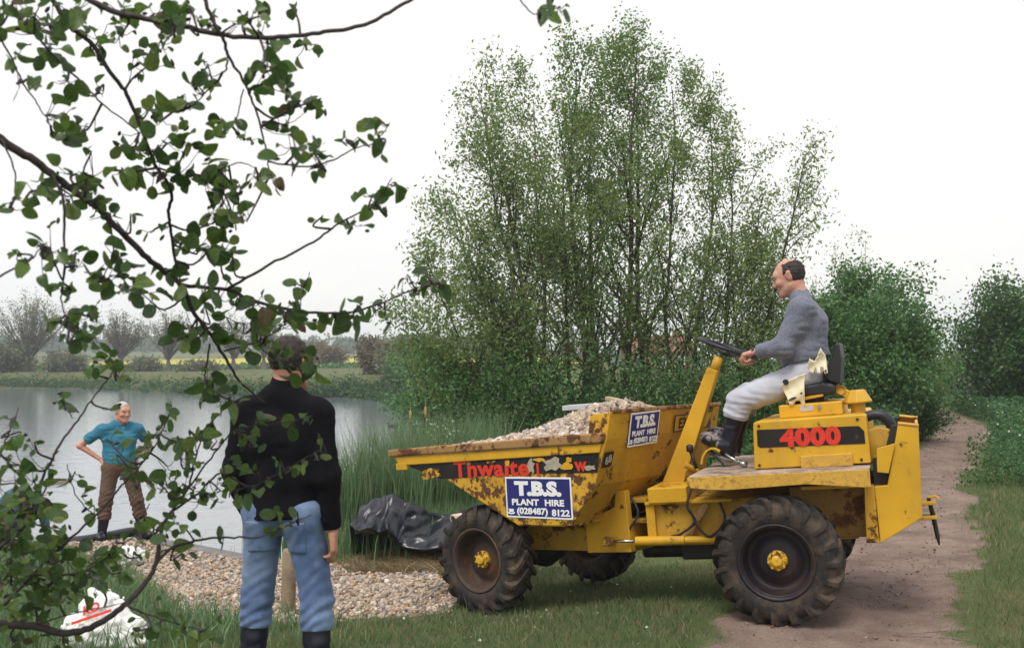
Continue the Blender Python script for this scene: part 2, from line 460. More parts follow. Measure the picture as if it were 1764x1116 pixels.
keep = (gravel_mask(X, Y) > rng.uniform(.15, .9, N)) & (shore_s(X, Y) > -.15)
X, Y = X[keep], Y[keep]; S = .009 + .021 * rng.random(len(X)) ** 2.2
Z = height(X, Y) + S * .25
tag(link("gravel_bank", stones("gravel_bank", np.stack([X, Y, Z], -1), S, rng, None), M['stone']),
    "bank of beige and grey flint gravel spread beside the pond", "gravel", kind="stuff")

# loose stones and clods on the path
rng = np.random.default_rng(9); t_ = rng.random(4200) ** .8 * (len(PATH) - 4) + 0.5; i_ = t_.astype(int); f_ = (t_ - i_)[:, None]; q_ = PATH[i_] * (1 - f_) + PATH[i_ + 1] * f_
X = q_[:, 0] + rng.normal(size=len(q_)) * q_[:, 2] * .7; Y = q_[:, 1] + rng.normal(size=len(q_)) * .4; k_ = dirt_mask(X, Y) > .3; X, Y = X[k_], Y[k_]; S = .003 + .011 * rng.random(len(X)) ** 3
tag(link("path_stones", stones("path_stones", np.stack([X, Y, height(X, Y) + .012], -1), S, rng, None), stone_mat("path_stone", .55)), "small loose stones and clods scattered on the dirt path", "stones", kind="stuff")

# ------------------------------------------------------------------ grass
def blades(name, X, Y, Z, Hh, Wd, rng, lean=.5, bend=True):
    n = len(X); a = rng.uniform(0, 2 * np.pi, n); la = rng.uniform(0, 2 * np.pi, n); l = rng.uniform(.1, 1, n) * lean * Hh
    dx, dy = np.cos(a) * Wd / 2, np.sin(a) * Wd / 2; lx, ly = np.cos(la) * l, np.sin(la) * l
    P = np.stack([X, Y, Z], -1); z = np.zeros(n)
    if not bend:
        V = np.stack([P + np.stack([-dx, -dy, z], -1), P + np.stack([dx, dy, z], -1), P + np.stack([lx, ly, Hh], -1)], 1)
        F = np.arange(3 * n).reshape(n, 3)
        return mesh_np(name, V.reshape(-1, 3), F), 3
    m1 = np.stack([lx * .28, ly * .28, Hh * .55], -1); k = .8
    V = np.stack([P + np.stack([-dx, -dy, z], -1), P + np.stack([dx, dy, z], -1),
                  P + m1 + np.stack([dx * k, dy * k, z], -1), P + m1 - np.stack([dx * k, dy * k, z], -1), P + np.stack([lx, ly, Hh * .95], -1)], 1)
    b = 5 * np.arange(n)[:, None]
    F = np.concatenate([b + np.array([[0, 1, 2]]), b + np.array([[0, 2, 3]]), b + np.array([[3, 2, 4]])], 0)
    return mesh_np(name, V.reshape(-1, 3), F), 5
def leaf_mat(name, stops, rough=.55, trans=.35, spec=.35):
    m = NT(name)
    c = m.ramp(m.attr("tint"), stops)
    m.set(Base_Color=c, Roughness=rough); m.b.inputs["Specular IOR Level"].default_value = spec
    if trans:
        t = m.new("BsdfTranslucent"); mx = m.new("MixShader"); mx.inputs[0].default_value = trans
        hs = m.new("HueSaturation"); hs.inputs["Value"].default_value = 1.25; m.l.new(c, hs.inputs["Color"])
        m.l.new(hs.outputs["Color"], t.inputs["Color"])
        m.l.new(m.b.outputs[0], mx.inputs[1]); m.l.new(t.outputs[0], mx.inputs[2]); m.l.new(mx.outputs[0], m.out.inputs["Surface"])
    return m.m
M['grass'] = leaf_mat("lawn_grass", [(0, (.30, .235, .145)), (.25, (.21, .20, .10)), (.5, (.115, .165, .065)), (.8, (.080, .135, .05)), (1, (.16, .22, .09))], .7, .25, .2)
rng = np.random.default_rng(11)
N = 420000
Y = 4.2 + 17 * rng.random(N) ** 1.8; X = rng.uniform(-.55, .58, N) * Y
patch = vnoise(X, Y, 1.1, 4); fine = vnoise(X, Y, 4, 2)
dm = dirt_mask(X, Y); gm = gravel_mask(X, Y); s = shore_s(X, Y)
keep = (rng.random(N) > dm * 1.02 + .05) & (rng.random(N) > gm * 1.05) & (s > .15) & (rng.random(N) < sstep(.28, .5, patch * .7 + fine * .3) * .95 + .12)
X, Y, patch = X[keep], Y[keep], patch[keep]
Hh = rng.uniform(.018, .055, len(X)) * (1 + .9 * (vnoise(X, Y, .9, 2) - .4)); Wd = rng.uniform(.003, .006, len(X)) * np.clip(Y / 7, .8, 2)
me, k = blades("lawn_grass", X, Y, height(X, Y) - .004, Hh, Wd, rng, 1.0, False)
attr(me, "tint", np.repeat(np.clip(.95 * vnoise(X, Y, 1.6, 3) + .35 * rng.normal(size=len(X)) * .6 + .08, 0, 1), k))
tag(link("lawn_grass", me, M['grass']), "short patchy green grass around the dumper and beside the path", "grass", kind="stuff")
# ------------------------------------------------------------------ the dumper
def frame(O, yaw, pitch):                # x forward (photo left), y to the driver's left (towards us), z up
    y = math.radians(yaw); p = math.radians(pitch)
    x = Vector((-math.cos(y) * math.cos(p), math.sin(y) * math.cos(p), -math.sin(p)))
    l = Vector((-math.sin(y), -math.cos(y), 0)); z = x.cross(l)
    return Matrix(((x.x, l.x, z.x, O[0]), (x.y, l.y, z.y, O[1]), (x.z, l.z, z.z, O[2]), (0, 0, 0, 1)))
O_R = Vector((1.906, 6.742, 0.0)); O_F = Vector((.266, 7.763, -.222))
MR = frame(O_R, 22, 5.5); MF = frame(O_F, 40, 6.0)
dumper = empty("dumper", O_R)
tag(dumper, "yellow articulated site dumper loaded with gravel", "dumper")
TR = Matrix.Translation(-O_R) @ MR; TF = Matrix.Translation(-O_R) @ MF
def text_mesh(s, size, bold=0.0, extrude=.0012, space=1.0, sx=1.0):
    cu = bpy.data.curves.new("lettering", 'FONT'); cu.body = s; cu.size = size; cu.offset = bold; cu.extrude = extrude
    cu.align_x = 'CENTER'; cu.align_y = 'CENTER'; cu.space_character = space; cu.resolution_u = 3
    o = bpy.data.objects.new("lettering", cu); COL.objects.link(o)
    dg = bpy.context.evaluated_depsgraph_get(); dg.update()
    me = bpy.data.meshes.new_from_object(o.evaluated_get(dg)); bpy.data.objects.remove(o)
    co = np.empty(len(me.vertices) * 3); me.vertices.foreach_get("co", co); co = co.reshape(-1, 3)
    c = (co.max(0) + co.min(0)) / 2; c[2] = 0; co -= c; co[:, 0] *= sx
    me.vertices.foreach_set("co", co.ravel()); me.materials.clear(); me.update(); return me
def mat_cols(r, u, n, o): return Matrix(((r[0], u[0], n[0], o[0]), (r[1], u[1], n[1], o[1]), (r[2], u[2], n[2], o[2]), (0, 0, 0, 1)))
def side_mtx(x, y, z, rot=0):            # sheet facing the driver's left side
    c, s = math.cos(rot), math.sin(rot)
    return mat_cols((-c, 0, s), (s, 0, c), (0, 1, 0), (x, y, z))

# --- tyre compound and wheels
def rubber_mat():
    m = NT("muddy_tyre_rubber")
    mud = m.ramp(m.noise(7, 6, .7), [(.47, 0), (.66, 1)])
    base = m.ramp(m.noise(20, 4), [(.3, (.014, .012, .012)), (.7, (.032, .028, .027))])
    c = m.mix(m.math('MULTIPLY', mud, .62), base, (.13, .088, .055))
    m.set(Base_Color=c, Roughness=.75); m.b.inputs["Specular IOR Level"].default_value = .3
    m.bump(m.noise(60, 4), .3, .005); return m.m
M['rubber'] = rubber_mat()
M['rim_dark'] = paint('dark_wheel_rim', (.016, .012, .018), .06, 12, .3, .5)
M['rim_rusty'] = paint('rust_wheel_rim', (.055, .034, .026), .25, 9, .8, .7)
M['hub'] = paint('yellow_hub', (.72, .42, .03), .42, 26, .4, .5)
TR_R, TR_W = .372, .125
def tyre_mesh():
    b = MB()
    prof = [(.205, .095), (.225, .112), (.262, .126), (.31, .128), (.342, .118), (.358, .095), (.366, .05), (.368, 0)]
    prof = prof + [(r, -y) for r, y in prof[-2::-1]]
    b.lathe(prof, n=56)
    for side in (1, -1):
        for k in range(19):
            a0 = 2 * math.pi * (k + (.5 if side < 0 else 0)) / 19
            secs = [(-.01, 0, .362, .394), (.05, .13, .362, .396), (.10, .25, .345, .392), (.126, .31, .32, .376), (.136, .33, .295, .335)]
            V = []; F = []
            for i, (y, da, r0, r1) in enumerate(secs):
                w = .055 if i < 4 else .04
                for r, ww in ((r0, w * 1.15), (r1, w * .8)):
                    for sg in (-1, 1):
                        a = a0 + da + sg * ww; V.append((r * math.cos(a), side * y, r * math.sin(a)))
            for i in range(len(secs) - 1):
                p, q = i * 4, i * 4 + 4
                F += [(p, q, q + 1, p + 1), (p + 2, p + 3, q + 3, q + 2), (p, p + 2, q + 2, q), (p + 1, q + 1, q + 3, p + 3)]
            F += [(0, 1, 3, 2), (16, 18, 19, 17)]
            b.add(V, F)
    me = b.mesh("tyre"); 
    for i, p in enumerate(me.polygons): p.use_smooth = i < 56 * 14
    return me
def rim_mesh():
    b = MB()
    b.lathe([(.232, .106), (.236, .120), (.226, .122), (.214, .112), (.206, .09), (.198, .03), (.19, .0), (.178, -.012), (.15, .0), (.118, .022), (.10, .028), (.0, .028)], n=44)
    b.lathe([(.2, .03), (.2, -.10), (.232, -.11)], n=32)
    return b.mesh("rim", True)
def hub_mesh():
    b = MB(); b.lathe([(.075, .02), (.074, .05), (.058, .062), (.045, .066), (.042, .085), (.03, .092), (0, .093)], n=24)
    for k in range(8):
        a = k * math.pi / 4; b.lathe([(.0105, .03), (.0105, .074), (0, .076)], (.062 * math.cos(a), 0, .062 * math.sin(a)), n=6)
    return b.mesh("hub")
TY, RI, HU = tyre_mesh(), rim_mesh(), hub_mesh()
def wheel(T, x, y, z, flip, spin, rim_m, steer=0):
    Mx = T @ Matrix.Translation((x, y, z)) @ Matrix.Rotation(math.pi if flip else 0, 4, 'Z')
    w = link("wheel", TY, M['rubber'], dumper, Mx); w.name = "wheel"
    w.matrix_basis = Mx @ Matrix.Rotation(spin, 4, 'Y')
    r = link("rim", RI.copy(), rim_m, w); h = link("hub", HU, M['hub'], w)
    return w
HU.transform(Matrix.Diagonal((.82, 1, .82, 1)))
wheel(TR, -.035, .675, .385, False, .1, M['rim_dark']); wheel(TR, -.035, -.675, .385, True, .5, M['rim_dark'])
wheel(TF, -.02, .675, .385, False, .3, M['rim_rusty']); wheel(TF, -.02, -.675, .385, True, .9, M['rim_rusty'])

# --- front half: chassis, axle, skip
b = MB(); b.box(-1.08, .16, -.33, .33, .40, .60)
fc = b.build("front_chassis", M['yellow_dirty'], dumper, TF, bevel=.008)
b = MB(); b.tube([(-.02, -.56, .385), (-.02, .56, .385)], .075, 12); b.lathe([(.0, -.17), (.13, -.14), (.17, 0), (.13, .14), (0, .17)], (-.02, 0, .385), n=16)
b.build("front_axle", M['dark_metal'], dumper, TF, smooth=True)
for s in (1, -1):
    b = MB(); b.prism([(.30, .66), (.22, .80), (-.36, .66), (-.45, .58), (-.10, .575)], s * .335, s * .40)
    b.build("skip_support", M['yellow'], dumper, TF, bevel=.006)
    b = MB(); b.prism([(-.74, .40), (-1.11, .41), (-1.10, .83), (-1.02, .83), (-1.00, .72), (-.74, .615)], s * .345, s * .405)
    b.build("pivot_bracket", M['yellow'], dumper, TF, bevel=.006)
for z in (.47, .60, .74):
    b = MB(); b.box(-1.22, -1.0, -.24, .335, z, z + .028); b.build("pivot_plate", M['yellow_dirty'], dumper, TF, bevel=.004)
b = MB(); b.tube([(-1.13, 0, .40), (-1.13, 0, .84)], .055, 14); b.build("pivot_pin", M['dark_metal'], dumper, TF)

SY = .75                                  # half width of the skip
back = [(-1.27, 1.375), (-1.225, 1.2), (-1.10, .90), (-.88, .636)]
side = [(.80, 1.17), (.74, 1.10), (.37, 1.035), (-.405, .64), (-.88, .634), (-1.10, .90), (-1.205, 1.17)]
b = MB()
for s in (1, -1):
    y0, y1 = (SY - .012, SY) if s > 0 else (-SY, -SY + .012)
    b.prism(side, y0, y1)
    b.prism([(-1.05, 1.20), (-1.21, 1.20), (-1.262, 1.372), (-1.09, 1.372)], y0 - .03 * s, y1 - .03 * s)
def strip(b, prof, y0, y1, th):           # bent plate across the machine, thickened inwards
    n = len(prof)
    P = [Vector((p[0], 0, p[1])) for p in prof]; V = []
    for i in range(n):
        t = (P[min(i + 1, n - 1)] - P[max(i - 1, 0)]).normalized(); nn = Vector((t.z, 0, -t.x)) * th
        for q in (P[i], P[i] + nn): V += [(q.x, y0, q.z), (q.x, y1, q.z)]
    F = []
    for i in range(n - 1):
        a, c = 4 * i, 4 * i + 4
        F += [(a, a + 1, c + 1, c), (a + 2, c + 2, c + 3, a + 3), (a, c, c + 2, a + 2), (a + 1, a + 3, c + 3, c + 1)]
    F += [(0, 2, 3, 1), (4 * n - 4, 4 * n - 3, 4 * n - 1, 4 * n - 2)]
    b.add(V, F)
skip = b.build("skip", M['yellow_skip'], dumper, TF, bevel=.003)
b = MB(); strip(b, back, -SY + .004, SY - .004, -.012)
bk = b.build("skip_back", M['yellow_back'], dumper, TF, bevel=.003)
b = MB(); strip(b, [(.80, 1.165), (.37, 1.037), (-.405, .642), (-.88, .637)], -SY + .013, SY - .013, -.010)
b.build("floor", M['yellow_skip'], skip, Matrix.Identity(4))
b = MB()
for s in (1, -1):
    b.prism([(.83, 1.172), (.83, 1.228), (-1.215, 1.247), (-1.20, 1.178)], s * (SY - .02) if s > 0 else -SY - .035, SY + .035 if s > 0 else -SY + .02)
b.build("rim", M['rim_rust'], skip, Matrix.Identity(4), bevel=.012)
b = MB(); b.box(.80, .855, -SY - .03, SY + .03, 1.165, 1.226); b.build("lip", M['rim_rust'], skip, Matrix.Identity(4), bevel=.012)
b = MB(); b.box(-1.285, -1.245, -SY, SY - .03, 1.365, 1.392); b.build("back_edge", M['rim_rust'], bk, Matrix.Identity(4), bevel=.006)
b = MB(); b.prism([(.75, 1.10), (.795, 1.17), (-1.19, 1.175), (-1.17, 1.115)], SY + .001, SY + .018)
b.build("stiffener", M['yellow'], skip, Matrix.Identity(4), bevel=.006)
# small rust-eaten notches in the stiffener and corner plate
b = MB(); b.box(.66, .78, SY + .002, SY + .022, 1.065, 1.118); b.build("corner_plate", M['yellow'], skip, Matrix.Identity(4), bevel=.004)

# name band with half scraped lettering
yb = SY + .003
b = MB(); b.prism([(.645, 1.085), (.64, 1.10), (-1.155, 1.117), (-1.13, .985), (-.30, 1.0), (.30, .98)], SY - .002, yb)
band = b.build("name_band", M['black_band'], dumper, TF)
link("lettering", text_mesh("Thwaite", .160, .0056, .001, 1.08, 1.28), M['red'], band, side_mtx(-.19, yb + .0022, 1.046, -.01))
link("lettering", text_mesh("w", .125, .004, .001), M['red'], band, side_mtx(-1.0, yb + .0022, 1.03))
link("lettering", text_mesh("l", .125, .004, .001), M['red'], band, side_mtx(-.63, yb + .0022, 1.02))
rg = random.Random(5)
def scrap(parent, cx, cz, rx, rz, y, mat, n=13):
    b = MB(); pts = []
    for k in range(n):
        a = 2 * math.pi * k / n; r = rg.uniform(.55, 1.15); pts.append((cx + rx * r * math.cos(a), cz + rz * r * math.sin(a)))
    b.prism(pts, y - .0015, y + .0015); b.build("peeled_patch", mat, parent, Matrix.Identity(4))
for cx, cz, rx, rz, mt in ((.40, 1.03, .11, .035, 'yellow_skip'), (.47, 1.0, .06, .02, 'yellow_skip'), (-.76, 1.055, .085, .05, 'bare_patch'), (-.66, 1.09, .06, .018, 'yellow'), (-.575, 1.05, .035, .06, 'bare_patch'),
                       (-.88, 1.04, .055, .035, 'yellow'), (-.91, 1.08, .03, .018, 'yellow'), (-.20, 1.09, .05, .014, 'yellow_skip'), (-1.08, 1.02, .05, .02, 'bare_patch'), (.02, 1.09, .03, .016, 'rim_rust'), (-.36, 1.075, .02, .03, 'yellow')):
    scrap(band, cx, cz, rx, rz, yb + .0055, M[mt])

# blue hire sign on the side
def hire_sign(T, mtx, w, h, rot=0, squash=1):
    s = MB(); s.box(-w / 2, w / 2, -h / 2, h / 2, 0, .003); o = s.build("hire_sign", M['white_print'], dumper, T @ mtx)
    s = MB(); s.box(-w / 2 + .012, w / 2 - .012, -h / 2 + .012, h / 2 - .012, .0031, .0042); s.build("panel", M['blue_print'], o, Matrix.Identity(4))
    def put(me, x, y, k=1.0):
        link("lettering", me, M['white_print'], o, Matrix.Translation((x, y, .0058)) @ Matrix.Diagonal((w / .56, h / .325, 1, 1)))
    put(text_mesh("T.B.S.", .145, .0088, .001, .98, 1.2), 0, h * .22)
    put(text_mesh("PLANT", .067, .0026, .001, 1.04, 1.12), -.195 * w, -h * .115); put(text_mesh("HIRE", .067, .0026, .001, 1.04, 1.12), .245 * w, -h * .115)
    put(text_mesh("(028487)", .068, .0024, .001, 1.0, 1.08), -w * .095, -h * .35); put(text_mesh("8122", .068, .0024, .001, 1.0, 1.08), w * .33, -h * .35)
    t = MB(); t.prism([(-.024, -.02), (.024, -.02), (.016, .006), (-.016, .006)], -.001, .001)       # the little telephone
    t.prism([(-.03, .004), (-.03, .014), (-.014, .022), (.014, .022), (.03, .014), (.03, .004), (.018, .004), (.014, .012), (-.014, .012), (-.018, .004)], -.001, .001)
    me = t.mesh("telephone_mark"); me.transform(Matrix.Rotation(-math.pi / 2, 4, 'X').inverted())
    link("telephone_mark", me, M['white_print'], o, Matrix.Translation((-w * .42, -h * .35, .0058)) @ Matrix.Diagonal((w / .56, h / .325, 1, 1)))
    return o
hire_sign(TF, side_mtx(-.612, SY + .002, .828, -.035), .585, .285)
# sign, plate and number on the back wall of the skip
def back_mtx(y, z, rot=0, off=.003):
    for (x0, z0), (x1, z1) in zip(back, back[1:]):
        if z1 <= z <= z0: break
    t = (z0 - z) / (z0 - z1); x = x0 + (x1 - x0) * t
    u = Vector((x0 - x1, 0, z0 - z1)).normalized(); r = Vector((0, -1, 0)); n = r.cross(u)
    c, s = math.cos(rot), math.sin(rot)
    return mat_cols(r * c + u * s, u * c - r * s, n, Vector((x, y, z)) + n * off)
hire_sign(TF, back_mtx(.325, 1.252, .03, .0125), .37, .235)
pm = back_mtx(-.345, 1.268, .02, .0125)
b = MB(); b.box(-.27, .27, -.062, .062, 0, .002); pl = b.build("number_plate", M['black_band'], dumper, TF @ pm)
b = MB(); b.box(-.262, .262, -.054, .054, .0021, .003); b.build("panel", M['yellow_back'], pl, Matrix.Identity(4))
link("lettering", text_mesh("E38I", .105, .002, .0008, 1.0, 1.0), M['black_band'], pl, Matrix.Translation((-.125, 0, .0046)))
link("lettering", text_mesh("F", .105, .002, .0008, 1.0, 1.0), M['black_band'], pl, Matrix.Translation((.06, 0, .0046)))
b = MB(); b.box(-.05, .05, -.055, .055, 0, .002); p6 = b.build("number_sticker", M['black_band'], dumper, TF @ back_mtx(.69, 1.07, .05, .0125))
link("lettering", text_mesh("68", .075, .002, .0008), M['dull_grey'], p6, Matrix.Translation((0, 0, .0035)) @ Matrix.Rotation(.35, 4, 'Z'))
b = MB(); 
for i in range(6): b.box(-.06 + i * .02, -.045 + i * .02, -.004, .004, 0, .0012)
for i in range(3): b.box(-.03 + i * .02, -.016 + i * .02, -.022, -.014, 0, .0012)
b.build("faded_stencil", M['yellow_dirty'], dumper, TF @ back_mtx(.60, 1.315, 0, .0125))

# --- rear half
b = MB(); b.prism([(.84, .44), (.84, .72), (-.5, .74), (-.5, .44)], -.33, .33)
b.build("rear_chassis", M['yellow_dirty'], dumper, TR, bevel=.008)
b = MB(); b.box(.56, .83, -.22, .40, .725, .83); b.build("column_base", M['yellow'], dumper, TR, bevel=.008)
b = MB(); b.box(.27, .86, .331, .385, .715, .735); b.box(.27, .86, .331, .395, .44, .455); b.box(.80, .86, .331, .37, .455, .715); b.build("frame_flange", M['yellow'], dumper, TR, bevel=.003)
b = MB(); b.bar((.44, .37, .71), (.60, .37, .47), .045, .02); b.build("frame_brace", M['rim_rust'], dumper, TR, bevel=.003)
b = MB(); b.tube([(.94, .405, .478), (.60, .405, .475)], .032, 14); b.tube([(.60, .405, .475), (.36, .405, .472)], .026, 12)
ram = b.build("steering_ram", M['yellow'], dumper, TR, bevel=.004)
b = MB(); b.tube([(1.13, .395, .48), (.93, .405, .478)], .011, 10); b.build("ram_rod", M['steel'], ram, Matrix.Identity(4), smooth=True)
b = MB(); b.box(1.10, 1.17, .34, .43, .45, .51); b.build("ram_bracket", M['yellow_dirty'], dumper, TR, bevel=.006)
b = MB(); b.tube([(-.035, -.56, .385), (-.035, .56, .385)], .075, 12); b.lathe([(.0, -.17), (.13, -.14), (.17, 0), (.13, .14), (0, .17)], (-.035, 0, .385), n=16)
b.build("rear_axle", M['dark_metal'], dumper, TR, smooth=True)
b = MB(); b.box(.25, .66, -.2, .28, .32, .44); b.tube([(.5, .0, .35), (1.0, 0, .35)], .06, 10); b.build("gearbox", M['dark_metal'], dumper, TR, bevel=.015)
# hoses on the frame
for pts in ([(.52, .39, .83), (.56, .42, .70), (.52, .41, .60), (.62, .41, .52), (.7, .40, .5)], [(.36, .36, .73), (.32, .42, .6), (.42, .43, .5), (.5, .42, .56), (.55, .40, .68)], [(.98, .3, .78), (.92, .35, .66), (1.0, .36, .54)]):
    b = MB(); b.tube(spline(pts, 6), .0085, 7); b.build("hydraulic_hose", M['black_vinyl'], dumper, TR, smooth=True)

# footplate, chequered, with a turned down edge
def chequer():
    m = NT("chequer_plate_paint")
    fade = m.ramp(m.noise(3, 5), [(.3, (.46, .26, .035)), (.7, (.64, .37, .05))])
    rust = m.ramp(m.noise(30, 4, .75), [(.5, 0), (.60, 1)]); big = m.ramp(m.noise(3.2, 4, .6), [(.4, .05), (.7, .8)])
    c = m.mix(m.math('MULTIPLY', m.math('MULTIPLY', rust, big), .9), fade, (.10, .04, .018))
    m.set(Base_Color=c, Roughness=.65)
    w1 = m.new("TexWave"); w1.inputs["Scale"].default_value = 16; w1.bands_direction = 'DIAGONAL'; m.l.new(m.pos(), w1.inputs["Vector"])
    m.bump(m.math('ADD', m.math('MULTIPLY', w1.outputs["Fac"], .2), rust), .35, .006); return m.m
M['chequer'] = chequer()
def top_grey():
    m = NT("scuffed_plate_top"); c = m.ramp(m.noise(6, 6, .7), [(.35, (.13, .075, .05)), (.5, (.32, .24, .19)), (.7, (.52, .42, .32))])
    m.set(Base_Color=c, Roughness=.7); m.bump(m.noise(40, 3), .3, .005); return m.m
M['plate_top'] = top_grey()
b = MB(); b.add([(.47, .70, .928), (.47, -.70, .928), (-.62, -.72, .92), (-.62, .72, .92), (.36, .72, .928),
                 (.47, .70, .915), (.47, -.70, .915), (-.62, -.72, .905), (-.62, .72, .905), (.36, .72, .915)],
                [(0, 4, 3, 2, 1), (5, 6, 7, 8, 9), (0, 1, 6, 5), (1, 2, 7, 6), (2, 3, 8, 7), (3, 4, 9, 8), (4, 0, 5, 9)])
fp = b.build("footplate", M['plate_top'], dumper, TR, bevel=.004)
b = MB(); b.prism([(.475, .922), (.46, .855), (.34, .838), (.22, .832), (-.25, .845), (-.62, .806), (-.622, .915)], .722, .732)
b.build("edge_plate", M['chequer'], fp, Matrix.Identity(4), bevel=.003)
b = MB(); b.prism([(.475, .922), (.46, .855), (.34, .838), (.22, .832), (-.25, .845), (-.62, .806), (-.622, .915)], -.732, -.722); b.build("edge_plate", M['chequer'], fp, Matrix.Identity(4), bevel=.003)
b = MB(); b.box(.473, .483, -.70, .70, .86, .918); b.build("edge_plate", M['chequer'], fp, Matrix.Identity(4), bevel=.003)
M['shade_yellow'] = paint('shade_darkened_underside', (.30, .17, .03), .35, 5, .85, .6)  # base colour and grime darkened to stand in for the footplate's shade
# inner body under the footplate, behind the wheel
b = MB(); b.box(-.60, -.10, -.36, .36, .455, .80); b.build("lower_body", M['shade_yellow'], dumper, TR, bevel=.01)
b = MB(); b.prism([(-.55, .44), (-.625, .44), (-.628, .79), (-.57, .79)], .37, .50); b.build("body_post", M['yellow_back'], dumper, TR, bevel=.004)
b = MB(); b.box(-.52, -.20, .40, .56, .79, .812); b.build("guard_strip", M['yellow'], dumper, TR, bevel=.003)
# engine cover
b = MB(); b.prism([(.085, .93), (.065, 1.225), (.05, 1.232), (-.612, 1.232), (-.622, 1.22), (-.625, .93)], -.5, .5)
ec = b.build("engine_cover", M['yellow_clean'], dumper, TR, bevel=.010, seg=3)
b = MB(); b.prism([(.045, 1.182), (-.575, 1.163), (-.603, 1.13), (-.603, 1.052), (.035, 1.066), (.05, 1.08)], .501, .503)
nb = b.build("number_band", M['black_band'], dumper, TR)
link("lettering", text_mesh("4000", .148, .0085, .001, 1.06, 1.16), M['red'], nb, side_mtx(-.278, .5052, 1.117, -.02))
b = MB(); b.box(-.52, -.208, .501, .522, .922, 1.0); b.build("tool_panel", M['chequer'], dumper, TR, bevel=.005)
b = MB(); b.box(-.475, -.08, -.28, .3, 1.233, 1.318); sb = b.build("seat_box", M['yellow_clean'], dumper, TR, bevel=.007)
b = MB(); b.box(-.30, -.215, .301, .303, 1.27, 1.305); b.build("label_plate", M['dull_grey'], sb, Matrix.Identity(4))
b = MB(); b.tube([(-.335, .301, 1.288), (-.335, .312, 1.288)], .012, 10); b.build("catch", M['steel'], sb, Matrix.Identity(4))
for x_, z_ in ((.03, 1.205), (-.57, 1.205), (-.57, .955), (.05, .955)):
    b = MB(); b.lathe([(0, -.004), (.009, -.004), (.009, .004), (0, .004)], (x_, .503, z_), n=6); b.build("bolt", M['dark_metal'], ec, Matrix.Identity(4))
# seat
seat = empty("seat", (0, 0, 0)); seat.parent = dumper; seat.matrix_basis = TR
b = MB(); b.prism([(-.10, 1.38), (-.13, 1.425), (-.36, 1.45), (-.44, 1.43), (-.44, 1.36), (-.16, 1.35)], -.23, .23); b.build("cushion", M['black_vinyl'], seat, None, bevel=.03, seg=4, angle=25)
b = MB(); b.prism([(-.40, 1.44), (-.36, 1.50), (-.432, 1.60), (-.455, 1.69), (-.49, 1.70), (-.495, 1.60), (-.47, 1.42)], -.20, .20); b.build("backrest", M['black_vinyl'], seat, None, bevel=.025, seg=4, angle=25)
b = MB(); b.bar((-.12, .2, 1.335), (-.36, .2, 1.365), .02, .05); b.build("seat_rail", M['yellow'], seat, None, bevel=.003)
b = MB(); b.box(-.36, -.12, -.16, .16, 1.319, 1.355); b.build("seat_mount", M['dark_metal'], seat, None, bevel=.004)
b = MB(); b.bar((-.44, .14, 1.40), (-.55, .17, 1.325), .05, .05); b.lathe([(.03, -.03), (.03, .03)], (-.47, .16, 1.385), n=12); b.build("seat_bracket", M['yellow_dirty'], seat, None, bevel=.004)
# air cleaner with its hat
b = MB(); b.lathe([(.045, 1.225), (.045, 1.30)], (-.565, .17, 0), 'z', 16); ac = b.build("air_cleaner", M['yellow_clean'], dumper, TR, smooth=True)
b = MB(); b.lathe([(.0, 1.295), (.088, 1.292), (.092, 1.302), (.055, 1.372), (.045, 1.378), (0, 1.378)], (-.565, .17, 0), 'z', 8); b.build("cap", M['yellow_clean'], ac, Matrix.Identity(4), bevel=.004)
q = [(-.60, .3, 1.20), (-.66, .3, 1.215), (-.72, .3, 1.20), (-.755, .3, 1.15), (-.755, .29, 1.08), (-.745, .26, .95)]
b = MB(); b.tube(spline(q, 5), .033, 12); b.build("intake_hose", M['black_vinyl'], dumper, TR, smooth=True)
b = MB(); b.lathe([(.0, -.12), (.10, -.12), (.12, -.08), (.12, .10), (.0, .12)], (-.68, .24, 1.02), n=18); b.box(-.76, -.63, -.35, .35, .80, .98); b.build("engine_block", M['yellow_dirty'], dumper, TR, bevel=.01)
# counterweight: side plates, back wall, weights
cw = empty("counterweight", (0, 0, 0)); cw.parent = dumper; cw.matrix_basis = TR
prof = [(-.632, .437), (-.885, .585), (-.915, 1.132), (-.80, 1.155), (-.705, .79), (-.628, .785)]
for s in (1, -1):
    b = MB(); b.prism(prof, s * .46, s * .50); b.build("side_plate", M['yellow_clean'], cw, None, bevel=.005)
    b = MB(); b.add([(-.80, s * .505, 1.158), (-.917, s * .505, 1.136), (-.917, s * .36, 1.136), (-.80, s * .36, 1.158), (-.80, s * .505, 1.166), (-.917, s * .505, 1.144), (-.917, s * .36, 1.144), (-.80, s * .36, 1.166)],
                    [(0, 1, 2, 3), (4, 7, 6, 5), (0, 4, 5, 1), (1, 5, 6, 2), (2, 6, 7, 3), (3, 7, 4, 0)]); b.build("top_flange", M['yellow_back'], cw, None)
    b = MB(); b.prism([(-.805, 1.15), (-.71, .79), (-.63, .79), (-.63, .95), (-.70, .97), (-.76, 1.15)], s * .40, s * .455); b.build("inner_cheek", M['dark_metal'], cw, None)
b = MB(); b.prism([(-.64, .45), (-.87, .59), (-.90, .80), (-.66, .79)], -.455, .455); b.build("weight_block", M['yellow_dirty'], cw, None, bevel=.006)
b = MB(); b.prism([(-.87, .6), (-.885, .6), (-.913, 1.13), (-.895, 1.13)], -.455, .455); b.build("back_plate", M['yellow_clean'], cw, None, bevel=.004)
